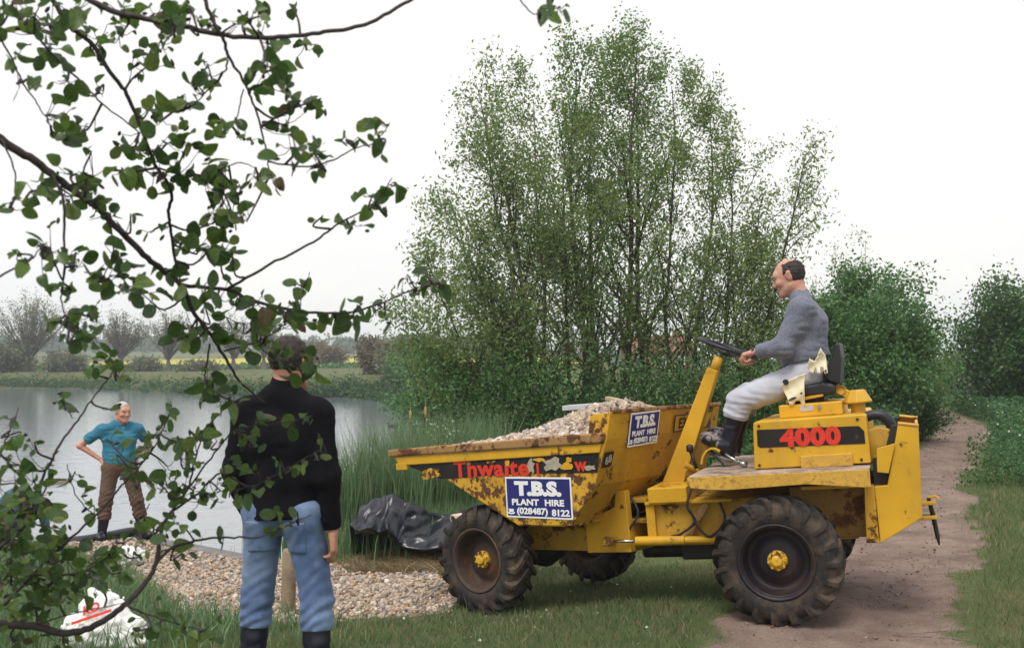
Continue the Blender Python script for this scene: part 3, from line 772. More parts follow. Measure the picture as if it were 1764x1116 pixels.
b = MB(); b.add([(-.665, .515, 1.02), (-.775, .515, 1.045), (-.72, .515, .865), (-.655, .515, .875), (-.665, .527, 1.02), (-.775, .527, 1.045), (-.72, .527, .865), (-.655, .527, .875)],
                [(0, 1, 2, 3), (7, 6, 5, 4), (0, 4, 5, 1), (1, 5, 6, 2), (2, 6, 7, 3), (3, 7, 4, 0)])
b.box(-.70, -.675, .46, .516, .94, .97)
b.build("lamp_bracket", M['yellow_clean'], dumper, TR, bevel=.003)
# towing hitch and pin
hi = empty("towing_hitch", (0, 0, 0)); hi.parent = dumper; hi.matrix_basis = TR
for z in (.53, .62):
    b = MB(); b.box(-.97, -.84, .10, .22, z, z + .02); b.build("hitch_plate", M['yellow_dirty'], hi, None, bevel=.004)
b = MB(); b.tube([(-.93, .16, .66), (-.945, .16, .56), (-.96, .16, .42), (-.965, .16, .36)], [.012, .015, .014, .005], 8); b.build("hitch_pin", M['dark_metal'], hi, None)
b = MB(); b.tube([(-.93, .16, .66), (-.97, .16, .67), (-.99, .16, .65)], .008, 6); b.build("pin_handle", M['yellow'], hi, None)
# steering column and wheel
stc = empty("steering_column", (0, 0, 0)); stc.parent = dumper; stc.matrix_basis = TR
b = MB(); b.bar((.735, .0, .80), (.375, .0, 1.60), .145, .15, w2=.078, d2=.10); b.build("post", M['yellow'], stc, None, bevel=.007)
for t in (.62, .8, .88):
    p = Vector((.80, .02, .82)).lerp(Vector((.437, .02, 1.60)), t); b = MB(); b.lathe([(.016, -.03), (.016, .03)], p, n=8); b.build("hose_clip", M['rim_rust'], stc, None)
b = MB(); b.tube([(.375, 0, 1.58), (.33, 0, 1.68)], .034, 14); b.build("neck", M['yellow_back'], stc, None, smooth=True)
sw_c = Vector((.268, 0, 1.737)); sw_n = Vector((-.42, 0, .907)).normalized()
SWM = TR @ Matrix.Translation(sw_c) @ sw_n.to_track_quat('Z', 'X').to_matrix().to_4x4()
sw = empty("steering_wheel", (0, 0, 0)); sw.parent = dumper; sw.matrix_basis = SWM
b = MB(); R0 = .205; b.lathe([(R0 + .014 * math.cos(a), .014 * math.sin(a)) for a in np.linspace(0, 2 * math.pi, 10, endpoint=False)], axis='z', n=40, close=True); b.build("rim", M['black_vinyl'], sw, None, smooth=True)
b = MB(); b.lathe([(0, -.055), (.04, -.055), (.05, -.03), (.035, -.012), (0, -.01)], axis='z', n=16); b.build("boss", M['black_vinyl'], sw, None, smooth=True)
for k in range(3):
    a = k * 2 * math.pi / 3 + .5; b = MB(); b.bar((.03 * math.cos(a), .03 * math.sin(a), -.035), (R0 * math.cos(a), R0 * math.sin(a), -.004), .024, .010, up=(0, 0, 1)); b.build("spoke", M['black_vinyl'], sw, None, bevel=.003)
# pedals, guard, levers
b = MB()
arc = [(.40 + .085 * math.cos(a), .93 + .13 * math.sin(a)) for a in np.linspace(.2, 2.2, 9)]
for i in range(8): b.bar((arc[i][0], .16, arc[i][1]), (arc[i + 1][0], .16, arc[i + 1][1]), .014, .10)
b.build("pedal_guard", M['yellow'], dumper, TR, bevel=.002)
b = MB(); b.bar((.33, .18, .93), (.40, .16, 1.02), .012, .02); b.bar((.375, .16, .99), (.44, .16, 1.06), .012, .09); b.build("pedal", M['dark_metal'], dumper, TR, bevel=.002)
b = MB(); b.bar((.33, -.12, .93), (.40, -.12, 1.0), .012, .02); b.bar((.375, -.12, .98), (.44, -.12, 1.05), .012, .09); b.build("pedal", M['dark_metal'], dumper, TR, bevel=.002)
b = MB(); b.tube([(.30, .28, 1.02), (.20, .30, .955)], .010, 8); b.tube([(.21, .30, .96), (.16, .31, .945)], .02, 8); b.build("lever", M['steel'], dumper, TR, smooth=True)
b = MB(); b.tube([(.52, .2, .93), (.55, .2, 1.05)], .012, 8); b.lathe([(.0, 1.04), (.025, 1.05), (.025, 1.09), (0, 1.1)], (.553, .2, 0), 'z', 10); b.build("gear_lever", M['dark_metal'], dumper, TR, smooth=True)
for zz, yy in ((.86, .12), (.92, .16), (.89, .05)):
    b = MB(); b.tube([(.54, yy, zz), (.60, yy + .05, zz + .04)], .02, 8); b.build("valve_block", M['yellow_dirty'], dumper, TR, bevel=.004)

# --- gravel load
def heap_z(x, y):
    z = 1.185 + .26 * np.exp(-(((x + .70) / .52) ** 2 + ((y + .12) / .5) ** 2)) + .05 * np.exp(-(((x - .1) / .5) ** 2 + (y / .5) ** 2)) + .03 * (vnoise(x, y, 5, 2) - .5)
    edge = np.minimum.reduce([x + 1.22, .80 - x, SY - .01 - np.abs(y)])
    return z - .05 * sstep(.14, 0, edge)
hx = np.linspace(-1.2, .79, 50); hy = np.linspace(-SY + .02, SY - .02, 40); HX, HY = np.meshgrid(hx, hy); HZ = heap_z(HX, HY)
ii = np.arange(HX.size).reshape(HX.shape); F = np.stack([ii[:-1, :-1], ii[:-1, 1:], ii[1:, 1:], ii[1:, :-1]], -1).reshape(-1, 4)
rng = np.random.default_rng(21)
n = 9000
X = rng.uniform(-1.19, .79, n); Y = rng.uniform(-SY + .02, SY - .02, n); S = .009 + .022 * rng.random(n) ** 2
sm = stones("gravel_load", np.stack([X, Y, heap_z(X, Y) + S * .15], -1), S, rng, None)
gl = tag(link("gravel_load", sm, M['stone_load']), "heap of pale gravel filling the dumper skip", "gravel", kind="stuff"); gl.matrix_basis = MF
hm = mesh_np("heap_core", np.stack([HX, HY, HZ - .012], -1).reshape(-1, 3), F, True); attr(hm, "tint", np.full(HX.size, .05))
hc = link("heap_core", hm, M['stone_load'], gl)
hc["kind"] = "stuff"
# things lying on the load
def lay(name, p, q, w, th, mat, label, cat, lift=.02):
    a = MF @ Vector((p[0], p[1], float(heap_z(np.array(p[0]), np.array(p[1]))) + lift + (p[2] if len(p) > 2 else 0))); c = MF @ Vector((q[0], q[1], float(heap_z(np.array(q[0]), np.array(q[1]))) + lift + (q[2] if len(q) > 2 else 0)))
    b = MB(); b.bar(a, c, w, th, up=(0, 0, 1)); o = b.build(name, mat, bevel=.004); return tag(o, label, cat)
M['wood_old'] = plain("weathered_wood", (.40, .30, .20), .8, .3, 9, .3); M['slab'] = plain("pale_slab", (.50, .51, .54), .6, .15, 6, .1)
lay("concrete_slab", (-.13, -.30, .14), (-.55, -.42, .05), .20, .04, M['slab'], "flat pale grey slab lying on top of the gravel load", "slab", .03)
lay("wooden_plank", (-.36, -.55, .20), (-.86, -.60, .07), .07, .03, M['wood_old'], "short wooden plank end sticking out of the gravel load", "plank", .02)
# ------------------------------------------------------------------ figures, grown as one surface from a distance field
def noise3(shape, cells, rng):
    """smooth random field; cells = lattice spacing in voxels along each axis"""
    ms = [int(s / c) + 3 for s, c in zip(shape, cells)]; g = rng.random(ms).astype(np.float32) * 2 - 1
    for ax in range(3):
        x = np.arange(shape[ax]) / cells[ax]; i = x.astype(int); f = (x - i); f = (f * f * (3 - 2 * f)).astype(np.float32)
        a = np.take(g, i, ax); b = np.take(g, i + 1, ax); sh = [1, 1, 1]; sh[ax] = -1; f = f.reshape(sh); g = a * (1 - f) + b * f
    return g
class SDF:
    def __init__(s, lo, hi, h):
        s.lo = np.array(lo, float); s.h = h; s.n = tuple(int(math.ceil((b - a) / h)) + 1 for a, b in zip(lo, hi))
        s.f = np.full(s.n, .3, np.float32)
    def clone(s, off):
        c = object.__new__(SDF); c.lo = s.lo; c.h = s.h; c.n = s.n; c.f = s.f - np.float32(off); return c
    def blk(s, mn, mx):
        i0 = [max(0, int((a - l) / s.h)) for a, l in zip(mn, s.lo)]; i1 = [min(n, int((b - l) / s.h) + 2) for b, l, n in zip(mx, s.lo, s.n)]
        if any(a >= b for a, b in zip(i0, i1)): return None, None
        sl = tuple(slice(a, b) for a, b in zip(i0, i1))
        P = [(s.lo[k] + s.h * np.arange(i0[k], i1[k])).astype(np.float32) for k in range(3)]
        return sl, (P[0][:, None, None], P[1][None, :, None], P[2][None, None, :])
    def put(s, sl, d, k, op):
        a = s.f[sl]
        if op == 'sub': d = -d; h = np.clip(.5 - .5 * (d - a) / max(k, 1e-6), 0, 1) if k else None; s.f[sl] = np.maximum(a, d) if not k else d * (1 - h) + a * h + k * h * (1 - h); return
        if k:
            h = np.clip(.5 + .5 * (d - a) / k, 0, 1); s.f[sl] = d * (1 - h) + a * h - k * h * (1 - h)
        else: s.f[sl] = np.minimum(a, d)
    def cone(s, a, b, ra, rb, k=.02, flat=None, op='add'):
        a = np.array(a, float); b = np.array(b, float); r = max(ra, rb) * (max(1, flat[1]) if flat else 1) + k + 3 * s.h
        sl, P = s.blk(np.minimum(a, b) - r, np.maximum(a, b) + r)
        if sl is None: return s
        ab = b - a; L = ab @ ab + 1e-9
        v = [P[i] - a[i] for i in range(3)]
        t = np.clip((v[0] * ab[0] + v[1] * ab[1] + v[2] * ab[2]) / L, 0, 1)
        v = [v[i] - t * ab[i] for i in range(3)]
        if flat:
            u = np.array(flat[0], float); u /= np.linalg.norm(u); c = (v[0] * u[0] + v[1] * u[1] + v[2] * u[2]) * (1 / flat[1] - 1)
            v = [v[i] + c * u[i] for i in range(3)]
        d = np.sqrt(v[0] ** 2 + v[1] ** 2 + v[2] ** 2) - (ra + t * (rb - ra))
        s.put(sl, d.astype(np.float32), k, op); return s
    def ell(s, c, ax, rad, k=.02, op='add'):
        c = np.array(c, float); r = max(rad) + k + 3 * s.h; sl, P = s.blk(c - r, c + r)
        if sl is None: return s
        v = [P[i] - c[i] for i in range(3)]; q = 0
        for u, R in zip(ax, rad):
            q = q + ((v[0] * u[0] + v[1] * u[1] + v[2] * u[2]) / R) ** 2
        d = (np.sqrt(q) - 1) * min(rad)
        s.put(sl, d.astype(np.float32), k, op); return s
    def cut(s, p, n, k=0, box=None):        # remove what lies on the n side of the plane
        n = np.array(n, float); n /= np.linalg.norm(n); p = np.array(p, float)
        if box is None: sl, P = s.blk(s.lo, s.lo + s.h * np.array(s.n))
        else: sl, P = s.blk(np.array(box[0]), np.array(box[1]))
        d = (P[0] - p[0]) * n[0] + (P[1] - p[1]) * n[1] + (P[2] - p[2]) * n[2]
        s.f[sl] = np.maximum(s.f[sl], d.astype(np.float32)); return s
    def rough(s, amp, cell, seed, mask=None):
        q = noise3(s.n, [max(2, c / s.h) for c in cell], np.random.default_rng(seed))
        s.f += (amp * (1 - 2 * np.abs(q)) * (1 if mask is None else mask)).astype(np.float32); return s
    def mesh(s, name):
        f = s.f; n = f.shape; neg = f < 0
        cs = [np.s_[:-1], np.s_[1:]]
        cnt = sum(neg[cs[i], cs[j], cs[k]].astype(np.int8) for i in (0, 1) for j in (0, 1) for k in (0, 1))
        act = (cnt > 0) & (cnt < 8); I = np.argwhere(act); vid = np.full(act.shape, -1, np.int64); vid[act] = np.arange(len(I))
        acc = np.zeros((len(I), 3)); num = np.zeros(len(I))
        cor = [(a, b, c) for a in (0, 1) for b in (0, 1) for c in (0, 1)]
        val = {c: f[I[:, 0] + c[0], I[:, 1] + c[1], I[:, 2] + c[2]] for c in cor}
        for c in cor:
            for ax in range(3):
                if c[ax] == 0:
                    e = list(c); e[ax] = 1; a, b = val[c], val[tuple(e)]; m = (a < 0) != (b < 0)
                    t = np.where(m, a / np.where(m, a - b, 1), 0); p = np.array(c, float)[None] + np.zeros((len(I), 1)); p[:, ax] += t
                    acc[m] += p[m]; num[m] += 1
        V = s.lo + s.h * (I + acc / num[:, None]); Fs = []
        for ax in range(3):
            b, c = (ax + 1) % 3, (ax + 2) % 3
            sl0 = [np.s_[1:-1]] * 3; sl1 = [np.s_[1:-1]] * 3; sl0[ax] = np.s_[:-1]; sl1[ax] = np.s_[1:]
            A, B = neg[tuple(sl0)], neg[tuple(sl1)]
            for flip, m in ((False, A & ~B), (True, ~A & B)):
                E = np.argwhere(m)
                if not len(E): continue
                o = np.ones(3, int); o[ax] = 0; E = E + o; q = []
                for db, dc in ((-1, -1), (0, -1), (0, 0), (-1, 0)):
                    d = np.zeros(3, int); d[b] = db; d[c] = dc; G = E + d; q.append(vid[G[:, 0], G[:, 1], G[:, 2]])
                q = np.stack(q, -1); Fs.append(q[:, ::-1] if flip else q)
        F = np.concatenate(Fs); F = F[(F >= 0).all(1)]
        return mesh_np(name, V, F, True)
def bounds(pts, pad):
    P = np.array([tuple(p) for p in pts], float); return P.min(0) - pad, P.max(0) + pad
def unit(v): v = np.array(v, float); return v / np.linalg.norm(v)
def N3(v): return np.array(tuple(v), float)

def skin_mat(name, c):
    m = NT(name); n = m.noise(40, 5, .65)
    base = m.ramp(n, [(.3, tuple(x * .84 for x in c)), (.7, tuple(min(1, x * 1.1) for x in c))])
    m.set(Base_Color=m.mix(m.ramp(m.noise(13, 3), [(.42, 0), (.68, .55)]), base, (c[0] * .92, c[1] * .62, c[2] * .60)), Roughness=.52); m.bump(m.noise(160, 3), .2, .002)
    m.b.inputs["Subsurface Weight"].default_value = .12; m.b.inputs["Subsurface Radius"].default_value = (.012, .005, .003)
    m.b.inputs["Specular IOR Level"].default_value = .35; return m.m
def cloth_mat(name, c, var=.2, scale=10, weave=220, rough=.9, wear=None):
    m = NT(name); n = m.noise(scale, 5, .6)
    cc = m.ramp(n, [(.3, tuple(x * (1 - var) for x in c)), (.7, tuple(min(1, x * (1 + var)) for x in c))])
    if wear: cc = m.mix(m.ramp(m.noise(4.5, 4, .6), [(.45, 0), (.7, 1)]), cc, wear)
    m.set(Base_Color=cc, Roughness=rough); m.b.inputs["Specular IOR Level"].default_value = .15
    m.b.inputs["Sheen Weight"].default_value = .12 if max(c) > .05 else 0
    m.bump(m.math('ADD', m.noise(weave, 2), m.math('MULTIPLY', m.noise(26, 4), 1.2)), .35, .004); return m.m
M['skin_a'] = skin_mat("driver_skin", (.56, .31, .23)); M['skin_b'] = skin_mat("skin", (.52, .27, .19)); M['skin_c'] = skin_mat("ruddy_skin", (.58, .30, .22))
M['hair_dark'] = plain("dark_hair", (.022, .015, .012), .55, .4, 60, .5, bscale=180); M['hair_white'] = plain("white_hair", (.48, .46, .45), .6, .15, 50, .5, bscale=160)
M['jumper_grey'] = cloth_mat("grey_blue_jumper", (.150, .158, .205), .3, 90); M['jumper_black'] = cloth_mat("black_jumper", (.0042, .0036, .0060), .2, 30)
M['jeans_pale'] = cloth_mat("pale_washed_jeans", (.46, .47, .54), .14, 7, wear=(.40, .40, .44)); M['jeans_blue'] = cloth_mat("blue_jeans", (.085, .135, .26), .25, 7, wear=(.19, .265, .40))
M['trousers_brown'] = cloth_mat("brown_trousers", (.115, .068, .048), .25, 8); M['shirt_blue'] = cloth_mat("teal_blue_shirt", (.038, .175, .265), .18, 6)
M['boot'] = plain("navy_rubber_boot", (.010, .010, .022), .35, .3, 8, .05, spec=.5); M['boot_mud'] = plain("muddy_boot_foot", (.20, .165, .155), .7, .3, 9, .2)
M['eye'] = plain("eye", (.05, .035, .03), .2, .1); M['teal'] = cloth_mat("teal_check_shirt", (.035, .10, .12), .5, 30)

def head_sdf(g, c, f, u, k=.012):
    f, u = unit(f), np.array(u, float); u = unit(u - f * (u @ f)); s = np.cross(u, f)
    P = lambda a, b, d: c + f * a + s * b + u * d
    ax = (f, s, u)
    g.ell(P(-.012, 0, .022), ax, (.096, .077, .094), k); g.ell(P(.034, 0, -.03), ax, (.062, .062, .088), .03)
    g.cone(P(.0, .045, -.07), P(.068, .018, -.102), .03, .022, .03); g.cone(P(.0, -.045, -.07), P(.068, -.018, -.102), .03, .022, .03)
    g.ell(P(.076, 0, -.106), ax, (.018, .026, .018), .025)
    g.cone(P(.074, .035, .028), P(.074, -.035, .028), .018, .018, .03)
    for sg in (1, -1):
        g.ell(P(.104, sg * .034, .004), ax, (.018, .018, .013), .012, 'sub'); g.ell(P(.076, sg * .032, .002), ax, (.014, .016, .012), .004)
        g.ell(P(.062, sg * .044, -.03), ax, (.03, .022, .022), .02)
        g.ell(P(-.008, sg * .079, -.006), ax, (.021, .010, .033), .006); g.cone(P(-.012, sg * .076, -.02), P(-.012, sg * .08, .018), .011, .015, .006)
    g.cone(P(.090, 0, .012), P(.111, 0, -.030), .009, .0125, .014); g.cone(P(.101, .012, -.036), P(.101, -.012, -.036), .009, .009, .010)
    g.cone(P(.087, .019, -.066), P(.087, -.019, -.066), .0085, .0085, .012); g.cone(P(.084, .016, -.079), P(.084, -.016, -.079), .0085, .0085, .012)
    return P, ax
def hand_sdf(g, w, d, n, t, curl=(.5, .6, .4), spread=.02, sc=1.0, thumb=(.45, .5), k=.007):
    """w wrist, d finger direction, n palm normal, t thumb side"""
    w = np.array(w, float); d, n, t = unit(d), unit(n), unit(t)
    L = (.070, .079, .073, .056); off = (.030, .010, -.010, -.029)
    for i in range(4):
        kn = w + sc * (d * (.092 - .006 * abs(i - 1)) + t * off[i])
        g.cone(w + sc * (d * .012 + t * off[i] * .55), kn, .0155 * sc, .0125 * sc, .012)
        p = kn; a = 0; dd = d
        for j, (fr, r) in enumerate(((.45, .0098), (.31, .0088), (.26, .0078))):
            a += curl[j] * (1 + .06 * i); dd = d * math.cos(a) + n * math.sin(a) + t * (spread * (1.5 - i))
            q = p + unit(dd) * L[i] * fr * sc * 1.12; g.cone(p, q, r * sc * 1.05, r * sc, .003); p = q
    b = w + sc * (d * .022 + t * .026); m = b + sc * unit(d * .75 + t * math.cos(thumb[0]) * .75 + n * math.sin(thumb[0]) * .8) * .045
    e = m + sc * unit(d * .9 + t * .25 + n * math.sin(thumb[1]) * .9) * .034; q = e + sc * unit(d * .95 + n * .4) * .026
    g.cone(b, m, .0165 * sc, .0125 * sc, .010); g.cone(m, e, .0115 * sc, .0098 * sc, .003); g.cone(e, q, .0098 * sc, .008 * sc, .003)

def person(J, label, group, mats, h=.0065, sleeve=1.0, hair='short', arm_r=1.0, leg_r=1.0, hands=None, name="person", collar=.0, boot_cut=.0, torso=(.112, 1.62, .115, 1.45), hem_t=.55, folds=1.0, pockets=False):
    J = {k: N3(v) for k, v in J.items()}
    lat = unit(J['shL'] - J['shR']); latp = unit(J['hipL'] - J['hipR']); cr, cf, wr_, wf = torso
    allp = [v for k, v in J.items() if not k.startswith('_')]
    lo, hi = bounds(allp, .17)
    g = SDF(lo, hi, h)                     # the body
    P, ax = head_sdf(g, J['head'], J['_face'], J['_up'])
    g.cone(P(-.028, 0, -.04), J['neck'], .057, .060, .03)
    g.cone(J['neck'], J['chest'], .04, cr * .7, .05, (lat, 1.3)); g.cone(J['chest'], J['waist'], cr * .86, wr_ * .84, .06, (lat, cf)); g.cone(J['waist'], J['pelvis'], wr_ * .84, .09, .05, (latp, wf))
    for S in 'LR':
        g.cone(J['chest'] * .3 + J['neck'] * .7, J['sh' + S], .045, .045, .05)
        g.cone(J['sh' + S], J['el' + S], .045, .037, .03); g.cone(J['el' + S], J['wr' + S], .037, .026, .02)
        g.cone(J['hip' + S], J['kn' + S], .075, .05, .04); g.cone(J['kn' + S], J['an' + S], .05, .035, .03); g.cone(J['an' + S], J['an' + S] * .35 + J['to' + S] * .65, .03, .022, .02)
        if hands and S in hands: hand_sdf(g, J['wr' + S], *hands[S][0], **hands[S][1])
    body = link(name, g.mesh(name), mats['skin'])
    tag(body, label, "person", group)
    # trousers
    g = SDF(*bounds([J[k] for k in ('waist', 'pelvis', 'hipL', 'hipR', 'knL', 'knR', 'anL', 'anR')], .2), h)
    g.cone(J['waist'], J['pelvis'], wr_ * .9, wr_ * .97, .05, (latp, wf)); g.cut(J['waist'] * (1 - hem_t) + J['pelvis'] * hem_t + (J['waist'] - J['pelvis']) * .28, J['waist'] - J['pelvis'])
    for S in 'LR':
        k_, a_ = J['kn' + S], J['an' + S]
        g.cone(J['pelvis'] * .35 + J['hip' + S] * .65, J['hip' + S], .10, .10, .04); g.cone(J['hip' + S], k_, .10 * leg_r, .076 * leg_r, .04); g.cone(k_, k_ * (.5 + boot_cut) + a_ * (.5 - boot_cut), .076 * leg_r, .070 * leg_r, .03)
        q = k_ * (.62 + boot_cut) + a_ * (.38 - boot_cut); g.cone(q, q + .02 * unit(a_ - k_), .079 * leg_r, .076 * leg_r, .02)
    g.rough(.0045 * folds, (.10, .10, .22), 3); g.rough(.0022 * folds, (.05, .05, .05), 4)
    X3, Y3, Z3 = [(g.lo[i] + g.h * np.arange(g.n[i])).reshape([-1 if j == i else 1 for j in range(3)]) for i in range(3)]
    for S in 'LR':                         # creases round the knee, at the hip and where the cloth bunches over the boot
        k_, a_, h_ = J['kn' + S], J['an' + S], J['hip' + S]; ax1 = unit(a_ - h_); sd_ = unit(np.cross(ax1, (0.3, 1, .2)))
        for c_, wd, am, fq in ((k_, .10, .0042, 95), (k_ * (.55 + boot_cut) + a_ * (.45 - boot_cut), .07, .0055, 120), (h_ * .85 + k_ * .15, .08, .003, 80)):
            u_ = (X3 - c_[0]) * ax1[0] + (Y3 - c_[1]) * ax1[1] + (Z3 - c_[2]) * ax1[2]; v_ = (X3 - c_[0]) * sd_[0] + (Y3 - c_[1]) * sd_[1] + (Z3 - c_[2]) * sd_[2]
            far_ = np.exp(-((X3 - c_[0]) ** 2 + (Y3 - c_[1]) ** 2 + (Z3 - c_[2]) ** 2) / (2 * (wd * 1.3) ** 2)); g.f += (am * folds * far_ * np.sin(u_ * fq + v_ * 38 + 2.2 * np.sin(v_ * 31 + u_ * 9))).astype(np.float32)
    for S in 'LR':
        k_, a_ = J['kn' + S], J['an' + S]; q = k_ * (.50 + boot_cut) + a_ * (.50 - boot_cut); r = .14
        g.cut(q, a_ - k_, box=(q - r, q + r))
    tr = link("trousers", g.mesh("trousers"), mats['legs'], body)
    if pockets:
        bkd = unit(np.cross(latp, (0, 0, 1))); bkd = bkd if bkd @ N3(J['_face']) < 0 else -bkd
        for sg in (1, -1):
            g2 = g.clone(.006)
            c = J['pelvis'] + latp * sg * .088 - np.array((0, 0, .125))
            for d, w in ((latp, .058), (-latp, .058), (np.array((0, 0, 1.)), .07), (np.array((0, 0, -1.)), .075)): g2.cut(c + d * w, d)
            g2.cut(c, -bkd); o = link("back_pocket", g2.mesh("back_pocket"), mats['legs'], tr)
    # top
    g = SDF(*bounds([J[k] for k in ('neck', 'chest', 'waist', 'pelvis', 'shL', 'shR', 'elL', 'elR', 'wrL', 'wrR')], .22), h)
    hem = J['waist'] * (1 - hem_t) + J['pelvis'] * hem_t; A = arm_r; ud = unit(J['head'] - J['neck'])
    g.cone(J['chest'], J['waist'], cr, wr_, .06, (lat, cf)); g.cone(J['waist'], hem, wr_, wr_ * 1.06, .04, (latp, wf)); g.cut(hem, J['pelvis'] - J['waist'])
    g.cone(J['neck'] + ud * .01, J['chest'], .064, cr * .95, .05, (lat, 1.5))
    for S in 'LR':
        sh, el, wr = J['sh' + S], J['el' + S], J['wr' + S]
        g.cone(J['neck'], sh, .055, .058 * A, .05); g.cone(sh, J['chest'] * .6 + J['waist'] * .4 + (sh - J['chest']) * .35, .06 * A, .07, .05)
        if sleeve >= 1: g.cone(sh, el, .066 * A, .060 * A, .045); g.cone(el, wr * .93 + el * .07, .060 * A, .043 * A, .025)
        else: g.cone(sh, sh * .25 + el * .75, .064 * A, .062 * A, .035)
    g.rough(.007 * folds, (.10, .10, .16), 8); g.rough(.005 * folds, (.06, .08, .045), 9)
    for S in 'LR':
        sh, el, wr = J['sh' + S], J['el' + S], J['wr' + S]
        if sleeve >= 1: q = wr * .95 + el * .05; g.cut(q, wr - el, box=(q - .085, q + .085))
        else: q = sh * .30 + el * .70; g.cut(q, el - sh, box=(q - .11, q + .11))
    nk = J['neck'] + ud * (.03 + collar)
    g.cone(nk + ud * .052, nk + ud * .15, .058, .07, .006, op='sub')
    if mats.get('open_neck'): g.cone(nk + N3(J['_face']) * .07, nk + N3(J['_face']) * .10 - ud * .07, .03, .012, .004, op='sub')
    link(mats.get('top_name', "jumper"), g.mesh("jumper"), mats['top'], body)
    g = SDF(*bounds([J['neck'], nk], .13), h * .7); g.cone(J['neck'] - ud * .0, nk + ud * .012, .078, .067, 0); g.cone(J['neck'], nk + ud * .1, .058, .056, .004, op='sub'); g.cut(nk + ud * .004, ud + .25 * N3(J['_face']))
    link("collar", g.mesh("collar"), mats['top'], body)
    # boots
    for S in 'LR':
        k_, a_, t_ = J['kn' + S], J['an' + S], J['to' + S]; q = k_ * (.56 + boot_cut) + a_ * (.44 - boot_cut)
        g = SDF(*bounds([q, a_, t_], .16), h); dn = unit(a_ - k_); fw = unit(t_ - a_); sd = unit(N3(J.get('_sole' + S, (0, 0, -1.))))
        g.cone(q, a_, .068, .052, .02); g.cut(q, -dn, box=(q - .12, q + .12)); g.cone(a_ - fw * .02 + sd * .02, a_ * .25 + t_ * .75, .048, .044, .03); g.cone(a_ * .3 + t_ * .7, t_ - fw * .01, .047, .040, .03)
        g.cone(a_, a_ + sd * .075 - fw * .03, .047, .042, .02); g.cut(a_ + sd * .095, sd); g.rough(.003, (.06, .06, .04), 5)
        bo = link("boot", g.mesh("boot"), mats['boot'], body)
        if 'mud' in mats:
            g2 = g.clone(.002); g2.rough(.006, (.03, .03, .03), 6); g2.cut(a_ + fw * .055, -fw); link("boot_foot", g2.mesh("boot_foot"), mats['mud'], body)
        g = SDF(*bounds([a_, t_], .14), h)
        g.cone(a_ + sd * .085 - fw * .02, t_ + sd * .03, .050, .046, .02); g.cut(a_ + sd * .105, sd); g.cut(a_ + sd * .08, -sd)
        link("boot_sole", g.mesh("boot_sole"), mats.get('sole', M['boot']), body)
    # hair
    g = SDF(J['head'] - .17, J['head'] + .17, .005)
    f, s_, u = ax
    if hair == 'bald_top':
        g.ell(P(-.016, 0, .016), ax, (.106, .0875, .102), .01); g.cut(P(-.02, 0, .088), u + f * .10); g.cut(P(.028, 0, 0), f + u * .16)
        for sg in (1, -1): g.ell(P(.006, sg * .085, -.016), ax, (.024, .03, .034), .006, 'sub')
        g.cut(P(0, 0, -.055), f * .5 - u * .9); g.ell(P(.06, 0, -.06), ax, (.075, .12, .055), .01, 'sub')
    else:
        hs_ = mats.get('hair_s', 1.0); g.ell(P(-.014, 0, .026), ax, (.108 * hs_, .089 * hs_, .104 * hs_), .01); g.cut(P(.055, 0, .065), f * .9 - u * .42)
        g.ell(P(.06, 0, -.06), ax, (.09, .12, .10), .01, 'sub')
        for sg in (1, -1): g.ell(P(-.002, sg * .088, -.014), ax, (.022, .028, .032), .006, 'sub')
        g.cut(P(-.05, 0, -.078), f * .5 - u)
    g.rough(.003, (.03, .03, .03), 12); g.rough(.0035, (.010, .010, .024), 13)
    link("hair", g.mesh("hair"), mats['hair'], body)
    for sg in (1, -1):
        b = MB(); b.lathe([(0, -.011), (.008, -.008), (.011, 0), (.008, .008), (0, .011)], tuple(P(.0815, sg * .032, .003)), 'z', 10); b.build("eye", M['eye'], body, smooth=True)
        b = MB(); b.tube([tuple(P(.097, sg * .016, .022)), tuple(P(.094, sg * .032, .028)), tuple(P(.082, sg * .048, .022))], [.004, .005, .003], 6); b.build("eyebrow", mats.get('brow', mats['hair']), body, smooth=True)
    return body, P

# the driver, seated: joints measured in the rear half's frame
def rj(x, y, z): return N3(MR @ Vector((x, y, z)))
def rv(x, y, z): return N3(MR.to_3x3() @ Vector((x, y, z)))
dr = dict(head=rj(-.192, 0, 2.182), _face=rv(.95, .03, -.24), _up=rv(.12, 0, 1), neck=rj(-.255, 0, 2.02), chest=rj(-.278, 0, 1.85), waist=rj(-.245, 0, 1.655), pelvis=rj(-.27, 0, 1.50),
          shL=rj(-.275, .18, 1.94), shR=rj(-.275, -.18, 1.94), elL=rj(-.135, .235, 1.70), wrL=rj(.045, .195, 1.688), elR=rj(-.12, -.24, 1.70), wrR=rj(.05, -.19, 1.69),
          hipL=rj(-.26, .10, 1.50), hipR=rj(-.26, -.10, 1.50), knL=rj(.195, .15, 1.362), knR=rj(.18, -.13, 1.39), anL=rj(.305, .14, 1.07), anR=rj(.30, -.12, 1.09),
          toL=rj(.455, .15, 1.135), toR=rj(.46, -.12, 1.15), _soleL=rv(.36, 0, -.93), _soleR=rv(.36, 0, -.93))
hd = {}
for S, sg in (('L', 1), ('R', -1)):
    hd[S] = ((rv(.96, -.22 * sg, -.14), rv(-.12, -.25 * sg, -.95), rv(.2, -.95 * sg, .1)), dict(curl=(.75, .95, .6), sc=1.05, thumb=(.9, .9)))
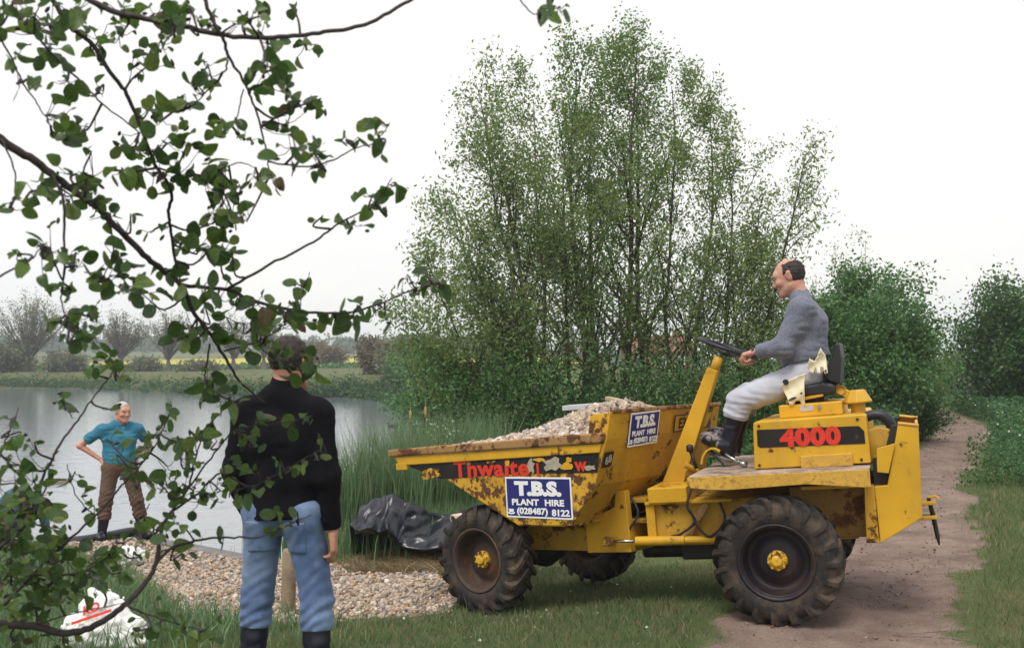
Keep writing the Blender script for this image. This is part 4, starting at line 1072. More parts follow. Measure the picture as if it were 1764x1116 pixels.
driver, PD = person(dr, "balding man in grey-blue jumper and pale jeans driving the dumper", None,
                    dict(skin=M['skin_a'], legs=M['jeans_pale'], top=M['jumper_grey'], boot=M['boot'], hair=M['hair_dark'], sole=M['boot_mud'], mud=M['boot_mud']), hands=hd, hair='bald_top', h=.006, arm_r=1.18, leg_r=1.12, torso=(.142, 1.36, .155, 1.18), hem_t=.4, boot_cut=.12, collar=-.022, folds=.75)
b = MB(); wq = dr['wrL']; wd = unit(dr['wrL'] - dr['elL']); b.tube([tuple(wq + wd * .002), tuple(wq + wd * .022)], .031, 14); b.build("watch_strap", M['black_vinyl'], driver)

# man in the black jumper, seen from behind
ax_, ay_ = -1.065, 4.6; gz = hz(ax_, ay_)
rot = math.radians(-14)                     # he faces away, turned a little to the right
def aj(x, y, z): c, s = math.cos(rot), math.sin(rot); return np.array((ax_ + c * x - s * y, ay_ + s * x + c * y, gz + z))
def av(x, y, z): c, s = math.cos(rot), math.sin(rot); return np.array((c * x - s * y, s * x + c * y, z))
mb = dict(head=aj(.022, .03, 1.60), _face=av(.18, .98, -.03), _up=(0, 0, 1), neck=aj(.0, -.005, 1.445), chest=aj(-.005, 0, 1.25), waist=aj(0, .01, 1.05), pelvis=aj(.005, .0, .93),
          shL=aj(-.18, -.01, 1.365), shR=aj(.18, -.01, 1.365), elL=aj(-.232, -.03, 1.09), wrL=aj(-.20, .06, .86), elR=aj(.235, -.03, 1.08), wrR=aj(.248, .0, .825),
          hipL=aj(-.095, .0, .90), hipR=aj(.10, .0, .90), knL=aj(-.145, .02, .49), knR=aj(.155, .03, .49), anL=aj(-.16, -.02, .10), anR=aj(.175, -.02, .10),
          toL=aj(-.20, .15, .075), toR=aj(.21, .15, .075))
hb = {'R': ((av(.02, .10, -1), av(-.85, .25, 0), av(-.25, .9, -.1)), dict(curl=(.45, .5, .35), sc=1.08, thumb=(.2, .2))), 'L': ((av(.1, .2, -1), av(.9, .1, 0), av(.2, .9, 0)), dict(curl=(.4, .5, .3), sc=1.05))}
backman, PB = person(mb, "dark-haired man in black jumper and blue jeans seen from behind", None,
                     dict(skin=M['skin_b'], legs=M['jeans_blue'], top=M['jumper_black'], boot=M['boot'], hair=M['hair_dark'], sole=M['boot']), hands=hb, h=.0065, arm_r=1.03, leg_r=.98, folds=.7, collar=.035, boot_cut=.17, torso=(.122, 1.55, .12, 1.45), hem_t=1.45, pockets=True)

# older man in the blue shirt by the water, hands on hips
bx_, by_ = -4.77, 12.0; bz_ = hz(bx_, by_)
r2 = math.radians(28)                       # body turned to the right of the picture, towards us
def bj(x, y, z): c, s = math.cos(r2), math.sin(r2); return np.array((bx_ + c * x - s * y, by_ + s * x + c * y, bz_ + z))
def bv(x, y, z): c, s = math.cos(r2), math.sin(r2); return np.array((c * x - s * y, s * x + c * y, z))
# local x to picture right, -y towards us; his right arm is picture left
bm_ = dict(head=bj(.03, -.03, 1.575), _face=bv(.42, -.88, -.12), _up=(0, 0, 1), neck=bj(.0, .0, 1.425), chest=bj(0, 0, 1.24), waist=bj(0, 0, 1.03), pelvis=bj(0, 0, .92),
           shL=bj(.20, .0, 1.36), shR=bj(-.20, 0, 1.36), elL=bj(.36, .16, 1.17), wrL=bj(.19, .13, 1.0), elR=bj(-.44, .10, 1.17), wrR=bj(-.21, .02, 1.0),
           hipL=bj(.10, 0, .89), hipR=bj(-.10, 0, .89), knL=bj(.19, -.05, .49), knR=bj(-.16, -.03, .49), anL=bj(.27, .0, .10), anR=bj(-.20, .02, .10), toL=bj(.33, -.14, .07), toR=bj(-.24, -.13, .07))
hb = {'R': ((bv(.55, -.5, -.6), bv(.5, .8, 0), bv(.5, .3, .5)), dict(curl=(.5, .5, .3))), 'L': ((bv(-.5, -.3, -.7), bv(-.7, .6, 0), bv(-.4, .3, .5)), dict(curl=(.5, .5, .3)))}
oldman, PO = person(bm_, "white-haired man in blue short-sleeved shirt standing with hands on hips", None,
                    dict(skin=M['skin_c'], legs=M['trousers_brown'], top=M['shirt_blue'], boot=M['boot'], hair=M['hair_white'], top_name="shirt", open_neck=True, hair_s=.955), hands=hb, h=.007, sleeve=.6, leg_r=1.08, boot_cut=-.02, torso=(.118, 1.6, .122, 1.45), hem_t=.8, arm_r=1.08)
# someone bent over at the water's edge, mostly hidden by the shrub
cx_, cy_ = -5.62, 11.6; cz_ = hz(cx_, cy_)
def cj(x, y, z): return np.array((cx_ + x, cy_ + y, cz_ + z))
cm = dict(head=cj(.0, -.20, .60), _face=(.55, -.45, -.7), _up=(.3, -.7, .6), neck=cj(-.10, -.10, .60), chest=cj(-.22, .0, .55), waist=cj(-.36, .05, .44), pelvis=cj(-.44, .08, .36),
          shL=cj(-.13, -.22, .54), shR=cj(-.10, .16, .54), elL=cj(-.06, -.27, .30), elR=cj(.02, .2, .30), wrL=cj(.0, -.24, .08), wrR=cj(.1, .12, .08),
          hipL=cj(-.42, -.02, .34), hipR=cj(-.42, .18, .34), knL=cj(-.12, -.10, .33), knR=cj(-.12, .26, .33), anL=cj(-.38, -.1, .10), anR=cj(-.38, .26, .10), toL=cj(-.24, -.12, .075), toR=cj(-.24, .26, .075))
person(cm, "dark-haired person in dark checked shirt crouching behind the leafy shrub", None,
       dict(skin=M['skin_b'], legs=M['trousers_brown'], top=M['teal'], boot=M['boot'], hair=M['hair_dark'], top_name="shirt", sole=M['boot']), h=.010)
# ------------------------------------------------------------------ trees and shrubs
M['bark'] = plain("dark_bark", (.055, .042, .034), .9, .35, 14, .4); M['bark_pale'] = plain("greenish_bark", (.075, .068, .045), .9, .3, 10, .4); M['bark_bare'] = plain("bare_twig", (.13, .11, .095), .9, .25, 4)
M['leaf_birch'] = leaf_mat("birch_leaf", [(0, (.078, .145, .036)), (.35, (.128, .215, .054)), (.7, (.185, .275, .076)), (1, (.28, .36, .13))], .45, .48)
M['leaf_willow'] = leaf_mat("willow_leaf", [(0, (.100, .155, .046)), (.4, (.172, .240, .074)), (.75, (.245, .31, .105)), (1, (.34, .38, .17))], .45, .48)
M['leaf_dark'] = leaf_mat("hawthorn_leaf", [(0, (0.026, 0.067, 0.019)), (.5, (0.053, 0.123, 0.030)), (.85, (0.094, 0.187, 0.045)), (1, (0.141, 0.243, 0.059))], .5, .28)
M['leaf_mid'] = leaf_mat("sallow_leaf", [(0, (0.052, 0.121, 0.037)), (.5, (0.093, 0.198, 0.060)), (.85, (0.145, 0.271, 0.085)), (1, (0.201, 0.332, 0.110))], .5, .3)
M['leaf_blue'] = leaf_mat("nettle_leaf", [(0, (0.032, 0.082, 0.029)), (.5, (0.064, 0.148, 0.050)), (.85, (0.108, 0.216, 0.076)), (1, (0.198, 0.306, 0.126))], .6, .25)
M['leaf_buds'] = leaf_mat("budding_leaf", [(0, (0.104, 0.117, 0.065)), (.5, (0.156, 0.163, 0.091)), (1, (0.221, 0.195, 0.124))], .7, .3)
M['leaf_far'] = leaf_mat("far_wood_leaf", [(0, (0.035, 0.056, 0.031)), (.5, (0.056, 0.091, 0.045)), (1, (0.105, 0.133, 0.063))], .8, 0)
M['leaf_brown'] = leaf_mat("brown_bud", [(0, (0.120, 0.090, 0.060)), (.5, (0.180, 0.138, 0.090)), (1, (0.192, 0.180, 0.096))], .8, .2)
M['blossom'] = leaf_mat("white_blossom", [(0, (.55, .55, .5)), (1, (.8, .8, .76))], .7, .2)

def tubes_np(name, segs):
    """segs: list of (points (m,3), radii (m,)) -> one mesh of tapered 5-sided tubes"""
    V = []; F = []; b = 0; n = 5; an = 2 * np.pi * np.arange(n) / n; ca, sa = np.cos(an), np.sin(an)
    for P, R in segs:
        P = np.asarray(P, float); m = len(P); T = np.gradient(P, axis=0); T /= np.linalg.norm(T, axis=1)[:, None] + 1e-9
        ref = np.array((0, 0, 1.)) if abs(T[0, 2]) < .8 else np.array((1., 0, 0)); U = np.cross(T, ref); U /= np.linalg.norm(U, axis=1)[:, None] + 1e-9; W = np.cross(T, U)
        V.append((P[:, None] + (U[:, None] * ca[None, :, None] + W[:, None] * sa[None, :, None]) * np.asarray(R)[:, None, None]).reshape(-1, 3))
        i = np.arange(m - 1)[:, None] * n; k = np.arange(n)[None]; k2 = (k + 1) % n
        F.append((b + np.stack([i + k, i + k2, i + n + k2, i + n + k], -1)).reshape(-1, 4)); b += m * n
    return mesh_np(name, np.concatenate(V), np.concatenate(F), True)
def leaves_np(name, C, L, W, rng, tint, droop=0.0, D=None):
    n = len(C)
    d = rng.normal(size=(n, 3)) if D is None else D + .6 * rng.normal(size=(n, 3)); d[:, 2] -= droop
    d /= np.linalg.norm(d, axis=1)[:, None]; r = rng.normal(size=(n, 3)); s = np.cross(d, r); s /= np.linalg.norm(s, axis=1)[:, None] + 1e-9
    L = np.asarray(L)[:, None] if np.ndim(L) else L; W = np.asarray(W)[:, None] if np.ndim(W) else W
    nn = np.cross(d, s)
    V = np.stack([C, C + d * L * .5 + s * W * .5 + nn * L * .08, C + d * L, C + d * L * .5 - s * W * .5 + nn * L * .08], 1)
    me = mesh_np(name, V.reshape(-1, 3), np.arange(4 * n).reshape(n, 4)); attr(me, "tint", np.repeat(np.clip(tint, 0, 1), 4)); return me
class Grow:
    def __init__(s, seed): s.r = random.Random(seed); s.segs = []; s.twigs = []
    def stem(s, p, d, L, r0, lev, maxlev, up=.15, wander=.12, kids=(7, 6, 4), ang=(.5, .7, .8), ratio=(.5, .5, .5), start=.25, r1=None):
        R = s.r; n = max(4, int(L / .25)) if lev == 0 else 5
        n = min(n, 14); P = [np.array(p, float)]; d = unit(d); d_0 = d
        for i in range(n):
            d = unit(d * .75 + d_0 * .25 + np.array((R.gauss(0, wander), R.gauss(0, wander), R.gauss(0, wander * .6) + up * .12))); P.append(P[-1] + d * L / n)
        P = np.array(P); rad = r0 * (1 - np.linspace(0, 1, n + 1) ** 1.1 * .88)
        s.segs.append((P, rad))
        if lev >= maxlev: s.twigs.append(P); return
        k = kids[min(lev, len(kids) - 1)]
        for j in range(k):
            t = start + (1 - start) * (j + R.random()) / k; t = min(t, .985); x = t * n; i = int(x); q = P[i] + (P[min(i + 1, n)] - P[i]) * (x - i)
            a = R.uniform(0, 2 * math.pi); dd = unit(P[min(i + 1, n)] - P[i]); o = unit(np.cross(dd, (math.cos(a), math.sin(a), R.uniform(-.3, .3))))
            th = ang[min(lev, len(ang) - 1)] * R.uniform(.7, 1.3); nd = dd * math.cos(th) + o * math.sin(th)
            ln = L * ratio[min(lev, len(ratio) - 1)] * R.uniform(.6, 1.15) * (1.28 - .95 * t)
            s.stem(q, nd, ln, max(.003, rad[i] * .55), lev + 1, maxlev, up, wander * 1.2, kids, ang, ratio, .15)
        s.twigs.append(P[n // 2:])
def tree(name, label, cat, base, seed, stems, leaf, lmat, bmat, n_leaf, group=None, tint_shift=0, jitter=.06, droop=.25, extra=None, crown_name="crown"):
    """stems: list of (offset, direction, length, radius, kwargs)"""
    g = Grow(seed); rng = np.random.default_rng(seed)
    for off, d, L, r0, kw in stems: g.stem(np.array(base) + np.array(off), d, L, r0, 0, **kw)
    root = empty(name, base); T = Matrix.Translation(-Vector(base))
    o = link("trunk", tubes_np("trunk", g.segs), bmat, root, T)
    ln = np.array([len(t) for t in g.twigs]); tw = rng.integers(0, len(g.twigs), n_leaf)
    A = np.array([np.asarray(t)[[0, len(t) // 2, -1]] for t in g.twigs]); u = rng.random(n_leaf) ** .8 * 2
    i = np.minimum(u.astype(int), 1); f = (u - i)[:, None]; C = A[tw, i] * (1 - f) + A[tw, i + 1] * f + rng.normal(size=(n_leaf, 3)) * jitter
    tint = .45 + tint_shift + .16 * rng.normal(size=n_leaf) + np.repeat(.0, n_leaf) + .22 * (rng.random(len(g.twigs)) - .5)[tw]
    L = leaf[0] * rng.uniform(.6, 1.25, n_leaf)
    c = link(crown_name, leaves_np(crown_name, C, L, L * leaf[1], rng, tint, droop), lmat, root, T)
    if extra:
        m = rng.random(n_leaf) < extra[1]; Q = C[m] + rng.normal(size=(m.sum(), 3)) * .05
        link("blossom", leaves_np("blossom", Q, np.full(len(Q), extra[2]), np.full(len(Q), extra[2]), rng, rng.random(len(Q))), extra[0], root, T)
    tag(root, label, cat, group); return root
def gp(px, Y): x = (px - 882) / FPX * Y; return np.array((x, Y, hz(x, Y) - .05))

# tall birches in the middle of the thicket
birch_kw = dict(maxlev=2, up=.3, wander=.05, kids=(22, 7), ang=(.62, .7), ratio=(.36, .46), start=.12)
for px, Y, topx, topy, n, lab in ((1012, 17.6, 1005, 78, 7500, "tall slim birch with the leftmost straight trunk in the thicket"), (1041, 18.4, 1050, 100, 5200, "slender birch between two stouter birches, second trunk from the left"),
                             (1066, 17.8, 1078, 42, 8500, "tallest birch with a straight dark trunk in the middle of the thicket"), (1106, 18.2, 1135, 70, 8500, "tall birch leaning slightly right beside the tallest birch")):
    b0 = gp(px, Y); tp = N3(at(topx, topy, Y)); d = tp - b0; L = np.linalg.norm(d) * .94
    tree("birch_tree", lab, "tree", b0, px, [((0, 0, 0), d, L, .075, birch_kw)], (.066, .62), M['leaf_birch'], M['bark'], int(n * 1.05), "birches in the thicket behind the dumper", .05, .12)
for px, Y, topx, topy, n, lab in ((948, 16.9, 925, 165, 5200, "pale young tree between the willow and the leftmost birch"), (1240, 17.2, 1258, 245, 4200, "small pale young tree just right of the steering wheel"), (985, 16.6, 968, 235, 4200, "short young tree tucked against the leftmost birch"), (1153, 17, 1172, 140, 5200, "thin young tree right of the tall birches, above the skip back"), (1193, 16.8, 1212, 200, 4600, "thin young tree with pale leaves just left of the steering column")):
    b0 = gp(px, Y); tp = N3(at(topx, topy, Y)); d = tp - b0; L = np.linalg.norm(d)
    tree("young_tree", lab, "tree", b0, px, [((0, 0, 0), d, L, .05, dict(birch_kw, kids=(15, 6), ratio=(.40, .5), start=.06))], (.075, .42), M['leaf_willow'], M['bark'], int(n * 1.05), "young trees beside the birches", .05, .09)
# willow on the left, many stems fanning out over the water
b0 = gp(925, 16); st = []
for tx, ty, r in ((800, 130, .055), (775, 330, .05), (735, 450, .045), (865, 200, .055), (700, 560, .04), (905, 250, .05), (830, 420, .04), (760, 600, .035), (940, 330, .045), (720, 640, .03), (850, 560, .03)):
    d = N3(at(tx, ty, 16 + (tx % 7) * .25 - .8)) - b0; st.append(((random.Random(tx).uniform(-.3, .3), random.Random(ty).uniform(-.3, .3), 0), d, np.linalg.norm(d), r, dict(maxlev=2, up=.12, wander=.07, kids=(14, 6), ang=(.55, .65), ratio=(.34, .5), start=.22)))
tree("willow_tree", "spreading pale green willow overhanging the pond left of the birches", "tree", b0, 51, st, (.08, .42), M['leaf_willow'], M['bark_pale'], 35000, None, -.02, .14)
# leaning tree right of the column, branches up behind the driver
b0 = gp(1278, 16.5); st = []
for tx, ty, r in ((1286, 255, .05), (1320, 345, .035), (1240, 300, .035), (1350, 450, .03), (1225, 430, .028), (1310, 420, .025)):
    d = N3(at(tx, ty, 16.5 + (tx % 5) * .2 - .4)) - b0; st.append(((0, 0, 0), d, np.linalg.norm(d), r, dict(maxlev=2, up=.12, wander=.07, kids=(15, 6), ang=(.45, .6), ratio=(.22, .5), start=.2)))
tree("osier_tree", "airy osier with several thin stems between steering wheel and driver", "tree", b0, 77, st, (.078, .4), M['leaf_willow'], M['bark'], 14000, None, .02, .14)

def bush(name, label, px, Y, topy, halfw, seed, leaf, lmat, n, group=None, nst=16, lean=0, tint=0, jit=.1, extra=None, cat="bush", depth=1.0):
    b0 = gp(px, Y); R = random.Random(seed); H = EYE - (topy - 620) / FPX * Y - b0[2]; w = halfw / FPX * Y; st = []
    for k in range(nst):
        a = 2 * math.pi * (k + R.random() * .6) / nst; rr = w * R.uniform(.25, 1.0) ** .7; hh = H * math.sqrt(max(.06, 1 - (rr / w) ** 2 * .85)) * R.uniform(.82, 1.02)
        d = np.array((math.cos(a) * rr + lean, math.sin(a) * rr * depth, hh)); st.append(((R.uniform(-.2, .2) * w, R.uniform(-.2, .2) * w, 0), d, np.linalg.norm(d), .03, dict(maxlev=2, up=.08, wander=.08, kids=(8, 5), ang=(.6, .7), ratio=(.36, .5), start=.1)))
    return tree(name, label, cat, b0, seed, st, leaf, lmat, M['bark'], n, group, tint, jit, .15, extra)
bush("sallow_bush", "big rounded dark green sallow bush behind the driver's back", 1488, 19, 440, 122, 5, (.085, .55), M['leaf_mid'], 48000, nst=34, jit=.16)
bush("osier_bush", "wispy open bush rising above the big sallow bush", 1500, 22, 385, 120, 6, (.075, .36), M['leaf_willow'], 8000, nst=16, jit=.12, tint=-.15)
bush("sallow_bush", "lower green sallow bush where the path meets the gate", 1572, 25, 560, 60, 7, (.075, .5), M['leaf_mid'], 11000, nst=16, jit=.13)
bush("hawthorn_tree", "dark hawthorn at the right edge of the photo beyond the path", 1790, 28, 470, 150, 8, (.10, .75), M['leaf_dark'], 70000, nst=70, jit=.24, cat="tree")
bush("hawthorn_tree", "small hawthorn dotted with white blossom standing behind the gate", 1640, 42, 596, 60, 9, (.10, .7), M['leaf_dark'], 12000, nst=16, jit=.18, extra=(M['blossom'], .10, .09), cat="tree")
# dark shrub layer under the trees, each its own
for px, Y, ty, hw, sd, mt, lab in ((770, 15.0, 560, 95, 31, 'leaf_mid', "low green shrub trailing into the pond left of the skip"), (845, 14.6, 600, 75, 32, 'leaf_dark', "dark shrub behind the front end of the skip"), (930, 15.4, 540, 85, 33, 'leaf_mid', "tangled shrub under the willow stems above the gravel load"),
                              (1035, 15.2, 575, 80, 34, 'leaf_dark', "dark shrub at the feet of the birches"), (1125, 15.6, 590, 80, 35, 'leaf_mid', "shrub under the thin young trees behind the skip back"), (1215, 15.0, 610, 70, 36, 'leaf_dark', "dark shrub behind the steering column"),
                              (1310, 15.5, 560, 75, 37, 'leaf_mid', "green shrub behind the driver's legs"), (1400, 17.0, 590, 80, 38, 'leaf_dark', "dark shrub behind the dumper seat"), (1575, 19.5, 650, 50, 39, 'leaf_dark', "low dark shrub right of the counterweight beside the path")):
    bush("undergrowth_shrub", lab, px, Y, ty, hw, sd, (.065, .55), M[mt], 7500, "shrubs under the trees", nst=14, jit=.12)
# plant with white flowers right behind the skip's front corner
b0 = gp(770, 12.8)
bush("flowering_shrub", "small shrub with white blossom showing behind the skip lip", 775, 12.6, 722, 42, 44, (.05, .6), M['leaf_dark'], 2600, nst=10, jit=.07, extra=(M['blossom'], .20, .035))

# nettles, cow parsley and coarse weeds beside the path and under the trees (uncountable)
rng = np.random.default_rng(41)
def weeds(name, label, n, sampler, hfun, leaf, mat, tint=0):
    X, Y = sampler(n); s = shore_s(X, Y); k = (dirt_mask(X, Y) < .25) & (s > .1); X, Y = X[k], Y[k]
    H = hfun(X, Y); Z = height(X, Y) + H * rng.random(len(X)) ** .7
    L = leaf * rng.uniform(.6, 1.3, len(X)) * np.clip(Y / 14, .8, 2)
    me = leaves_np(name, np.stack([X, Y, Z], -1), L, L * .5, rng, .45 + tint + .2 * rng.normal(size=len(X)) + .5 * (vnoise(X, Y, .9, 2) - .5))
    return tag(link(name, me, mat), label, "weeds", kind="stuff")
def s_right(n):
    Y = 11 + 22 * rng.random(n) ** 1.5; c = np.interp(Y, PATH[:, 1], PATH[:, 0]); w = np.interp(Y, PATH[:, 1], PATH[:, 2]); return c + w + .25 + np.abs(rng.normal(size=n)) * 1.6 + np.clip((14 - Y) * .3, 0, 1.5), Y
weeds("verge_weeds", "nettles and cow parsley on the right verge of the path", 60000, s_right, lambda X, Y: .12 + .45 * sstep(9, 17, Y) * (.4 + vnoise(X, Y, 1.2, 3)), .045, M['leaf_blue'])
def s_left(n):
    Y = 13.2 + 18 * rng.random(n) ** 1.4; c = np.interp(Y, PATH[:, 1], PATH[:, 0]); w = np.interp(Y, PATH[:, 1], PATH[:, 2]); return c - w - .2 - np.abs(rng.normal(size=n)) * 2.2, Y
weeds("thicket_weeds", "tall nettles along the left side of the path below the bushes", 32000, s_left, lambda X, Y: .2 + .65 * (.3 + vnoise(X, Y, 1.1, 3)), .06, M['leaf_blue'], -.08)
def s_mid(n): return rng.uniform(-1, 6.5, n), rng.uniform(12.4, 16.5, n)
weeds("thicket_floor_weeds", "dark weeds covering the ground under the thicket behind the dumper", 34000, s_mid, lambda X, Y: .15 + .8 * (.2 + vnoise(X, Y, 1.0, 3)) * sstep(12.2, 13.6, Y), .06, M['leaf_dark'])
# cow parsley heads
n = 260; X, Y = s_right(n); Y = np.clip(Y + 3, 0, 33); k = dirt_mask(X, Y) < .1; X, Y = X[k], Y[k]
me = leaves_np("cow_parsley", np.stack([X, Y, height(X, Y) + .35 + .25 * rng.random(len(X))], -1), np.full(len(X), .035), np.full(len(X), .035), rng, rng.random(len(X)))
tag(link("cow_parsley", me, M['blossom']), "small white cow parsley flowers along the verge", "flowers", kind="stuff")
# daisies on the lawn
X = rng.uniform(-1.6, 1.4, 34); Y = rng.uniform(5.2, 8.2, 34); k = (gravel_mask(X, Y) < .2) & (dirt_mask(X, Y) < .2); X, Y = X[k], Y[k]
me = leaves_np("daisies", np.stack([X, Y, height(X, Y) + .03], -1), np.full(len(X), .020), np.full(len(X), .020), rng, rng.random(len(X)))
tag(link("daisies", me, M['blossom']), "white daisies dotted over the short grass in front", "flowers", kind="stuff")

# reeds along the near shore
M['reed'] = leaf_mat("reed_blade", [(0, (.075, .14, .06)), (.4, (.125, .22, .095)), (.8, (.19, .28, .135)), (.93, (.27, .28, .15)), (1, (.38, .32, .20))], .5, .3)
N = 11000; X = rng.uniform(-2.6, .6, N); Y = rng.uniform(10.9, 13.6, N); s = shore_s(X, Y)
k = (s > -.7) & (s < .75) & (Y > 11.0); X, Y = X[k], Y[k]
Hh = rng.uniform(.95, 1.75, len(X)) * (1 - .25 * sstep(-1.7, -2.6, X)); me, q = blades("reed_bed", X, Y, np.maximum(height(X, Y), WATER_Z - .1), Hh, rng.uniform(.008, .016, len(X)), rng, .38)
attr(me, "tint", np.repeat(np.clip(rng.normal(.45, .25, len(X)), 0, 1), q)); tag(link("reed_bed", me, M['reed']), "bed of green reeds standing at the pond edge behind the black sheeting", "reeds", kind="stuff")
M['cattail'] = plain("cattail_head", (.32, .22, .12), .95, .3, 20, .3)
for px, py, Y in ((707, 712, 12.6), (733, 705, 12.9)):
    p = at(px, py, Y); zb = min(hz(p.x, Y), WATER_Z); b = MB(); b.tube([(p.x + .03, Y, zb), (p.x, Y, p.z + .16)], .005, 6); o = b.build("bulrush", M['reed'])
    o.data.attributes.new("tint", 'FLOAT', 'POINT'); [setattr(d, "value", .9) for d in o.data.attributes["tint"].data]
    tag(o, "faded bulrush stalk, %s of the two beside the skip lip" % ("left" if px < 720 else "right"), "bulrush", "bulrushes in the reeds")
    b = MB(); b.tube([(p.x, Y, p.z - .12), (p.x, Y, p.z - .10), (p.x, Y, p.z + .02), (p.x, Y, p.z + .04)], [.006, .018, .018, .005], 8); b.build("seed_head", M['cattail'], o, smooth=True)
# rough grass on the bank, cut straw on the mound
def tuft(name, label, n, cx, cy, sx, sy, hh, mat, lean, tmean, tsd, kind="stuff", cat="grass"):
    X = cx + sx * rng.normal(size=n); Y = cy + sy * rng.normal(size=n); k = (shore_s(X, Y) > .0) & (gravel_mask(X, Y) < .55) & (dirt_mask(X, Y) < .5); X, Y = X[k], Y[k]
    me, q = blades(name, X, Y, height(X, Y) - .01, hh * rng.uniform(.5, 1.2, len(X)), rng.uniform(.004, .009, len(X)), rng, lean)
    attr(me, "tint", np.repeat(np.clip(rng.normal(tmean, tsd, len(X)), 0, 1), q)); return tag(link(name, me, mat), label, cat, kind=kind)
M['straw'] = leaf_mat("dry_straw", [(0, (.12, .085, .045)), (.4, (.26, .19, .10)), (.8, (.40, .31, .18)), (1, (.50, .42, .27))], .8, .15)
tuft("straw_heap", "dry straw and cut reed lying under the black sheeting", 9000, -.95, 9.85, .6, .3, .085, M['straw'], 3.5, .45, .25)
tuft("bank_grass", "rough green grass on the bank below the reeds", 9000, -.9, 11.2, .8, .5, .5, M['reed'], .7, .35, .2)
tuft("shrub_foot_grass", "rough grass and weeds at lower left around the white sack", 9000, -2.75, 7.2, .7, 1.0, .22, M['reed'], .9, .4, .3)
tuft("left_bank_grass", "long grass on the left bank below the leafy shrub", 5000, -4.9, 9.0, 1.1, 1.0, .2, M['reed'], .8, .35, .25)

tuft("verge_grass", "rougher grass tufts along the right edge of the path", 16000, 5.2, 10.0, 1.1, 3.0, .10, M['grass'], 1.0, .55, .25)
tuft("wheel_grass", "longer grass tufts left of the rear wheel", 5000, .3, 6.6, 1.0, 1.0, .075, M['grass'], 1.1, .5, .25)

# ------------------------------------------------------------------ far bank
def pollard(px, Y, topy, halfw, seed, label, nst=34, n=2600, lm='leaf_buds', base_h=1.3):
    b0 = gp(px, Y); R = random.Random(seed); H = EYE - (topy - 620) / FPX * Y - b0[2]; w = halfw / FPX * Y; st = [((0, 0, 0), (R.uniform(-.1, .1), 0, 1), base_h, .38, dict(maxlev=0, up=0, wander=.03))]
    for k in range(nst):
        a = R.uniform(0, 2 * math.pi); rr = w * R.random() ** .6; d = np.array((math.cos(a) * rr, math.sin(a) * rr, (H - base_h) * R.uniform(.75, 1.02) * (1 - .35 * (rr / w) ** 2)))
        st.append(((R.uniform(-.2, .2), R.uniform(-.2, .2), base_h * R.uniform(.8, 1.0)), d, np.linalg.norm(d), .06, dict(maxlev=1, up=.05, wander=.05, kids=(9,), ang=(.35,), ratio=(.4,), start=.2)))
    return tree("pollard_willow", label, "tree", b0, seed, st, (.17, .5), M[lm], M['bark_bare'], n, "pollard willows on the far bank", 0, .2, .2)
pollard(52, 86, 505, 80, 61, "broad bare pollard willow at the far left of the opposite bank", 40, 5200)
pollard(208, 85, 530, 52, 62, "bare pollard willow on the far bank, above the white-haired man's head", 30, 3000)
pollard(290, 84, 528, 48, 63, "bare pollard willow on the far bank, third from the left", 30, 2400)
pollard(402, 84, 540, 45, 64, "bare pollard willow on the far bank behind the main leafy bough", 26, 2200)
pollard(455, 90, 545, 40, 65, "bare pollard willow on the far bank just left of the black jumper's head", 22, 1500)
for px, Y, ty, hw, sd, mt, n, lab in ((548, 100, 588, 30, 71, 'leaf_brown', 5000, "brownish budding tree by the yellow field, left one"), (572, 96, 600, 24, 72, 'leaf_brown', 4000, "brownish budding tree by the yellow field, right one"),
                                  (648, 66, 586, 36, 73, 'leaf_brown', 7000, "brown budding bush on the far bank right of the yellow field"), (690, 62, 582, 34, 74, 'leaf_buds', 7000, "olive budding bush on the far bank close to the willow"),
                                  (700, 58, 622, 30, 75, 'leaf_mid', 4200, "low green bush at the water's edge beneath the olive bush"), (15, 84, 590, 46, 76, 'leaf_buds', 6000, "green bush beneath the far left pollard willow"), (110, 84, 606, 38, 77, 'leaf_buds', 4600, "low green bush between the first two pollards"),
                                  (250, 84, 625, 30, 78, 'leaf_buds', 2800, "low bush between the second and third pollard"), (345, 83, 628, 34, 79, 'leaf_buds', 2800, "low bush beside the third pollard")):
    bush("far_bush", lab, px, Y, ty, hw, sd, (.24, .6), M[mt], n, "bushes on the far bank", nst=14, jit=.3)
# bramble and sedge fringe on the far bank
n = 26000; t = rng.random(n); i0 = 11; pts = SHORE[i0:19]; u = t * (len(pts) - 1.001); ii_ = u.astype(int); ff = (u - ii_)[:, None]; Q = pts[ii_] * (1 - ff) + pts[ii_ + 1] * ff
Q = Q + np.stack([rng.normal(size=n) * .5, np.abs(rng.normal(size=n)) * .6], -1); H = (.1 + .6 * vnoise(Q[:, 0], Q[:, 1] * .2, .35, 3)) * rng.random(n)
me = leaves_np("bank_brambles", np.stack([Q[:, 0], Q[:, 1], np.maximum(height(Q[:, 0], Q[:, 1]), WATER_Z) + H], -1), np.full(n, .22), np.full(n, .12), rng, .35 + .25 * rng.normal(size=n))
tag(link("bank_brambles", me, M['leaf_dark']), "dark brambles and sedge lining the far bank of the pond", "brambles", kind="stuff")
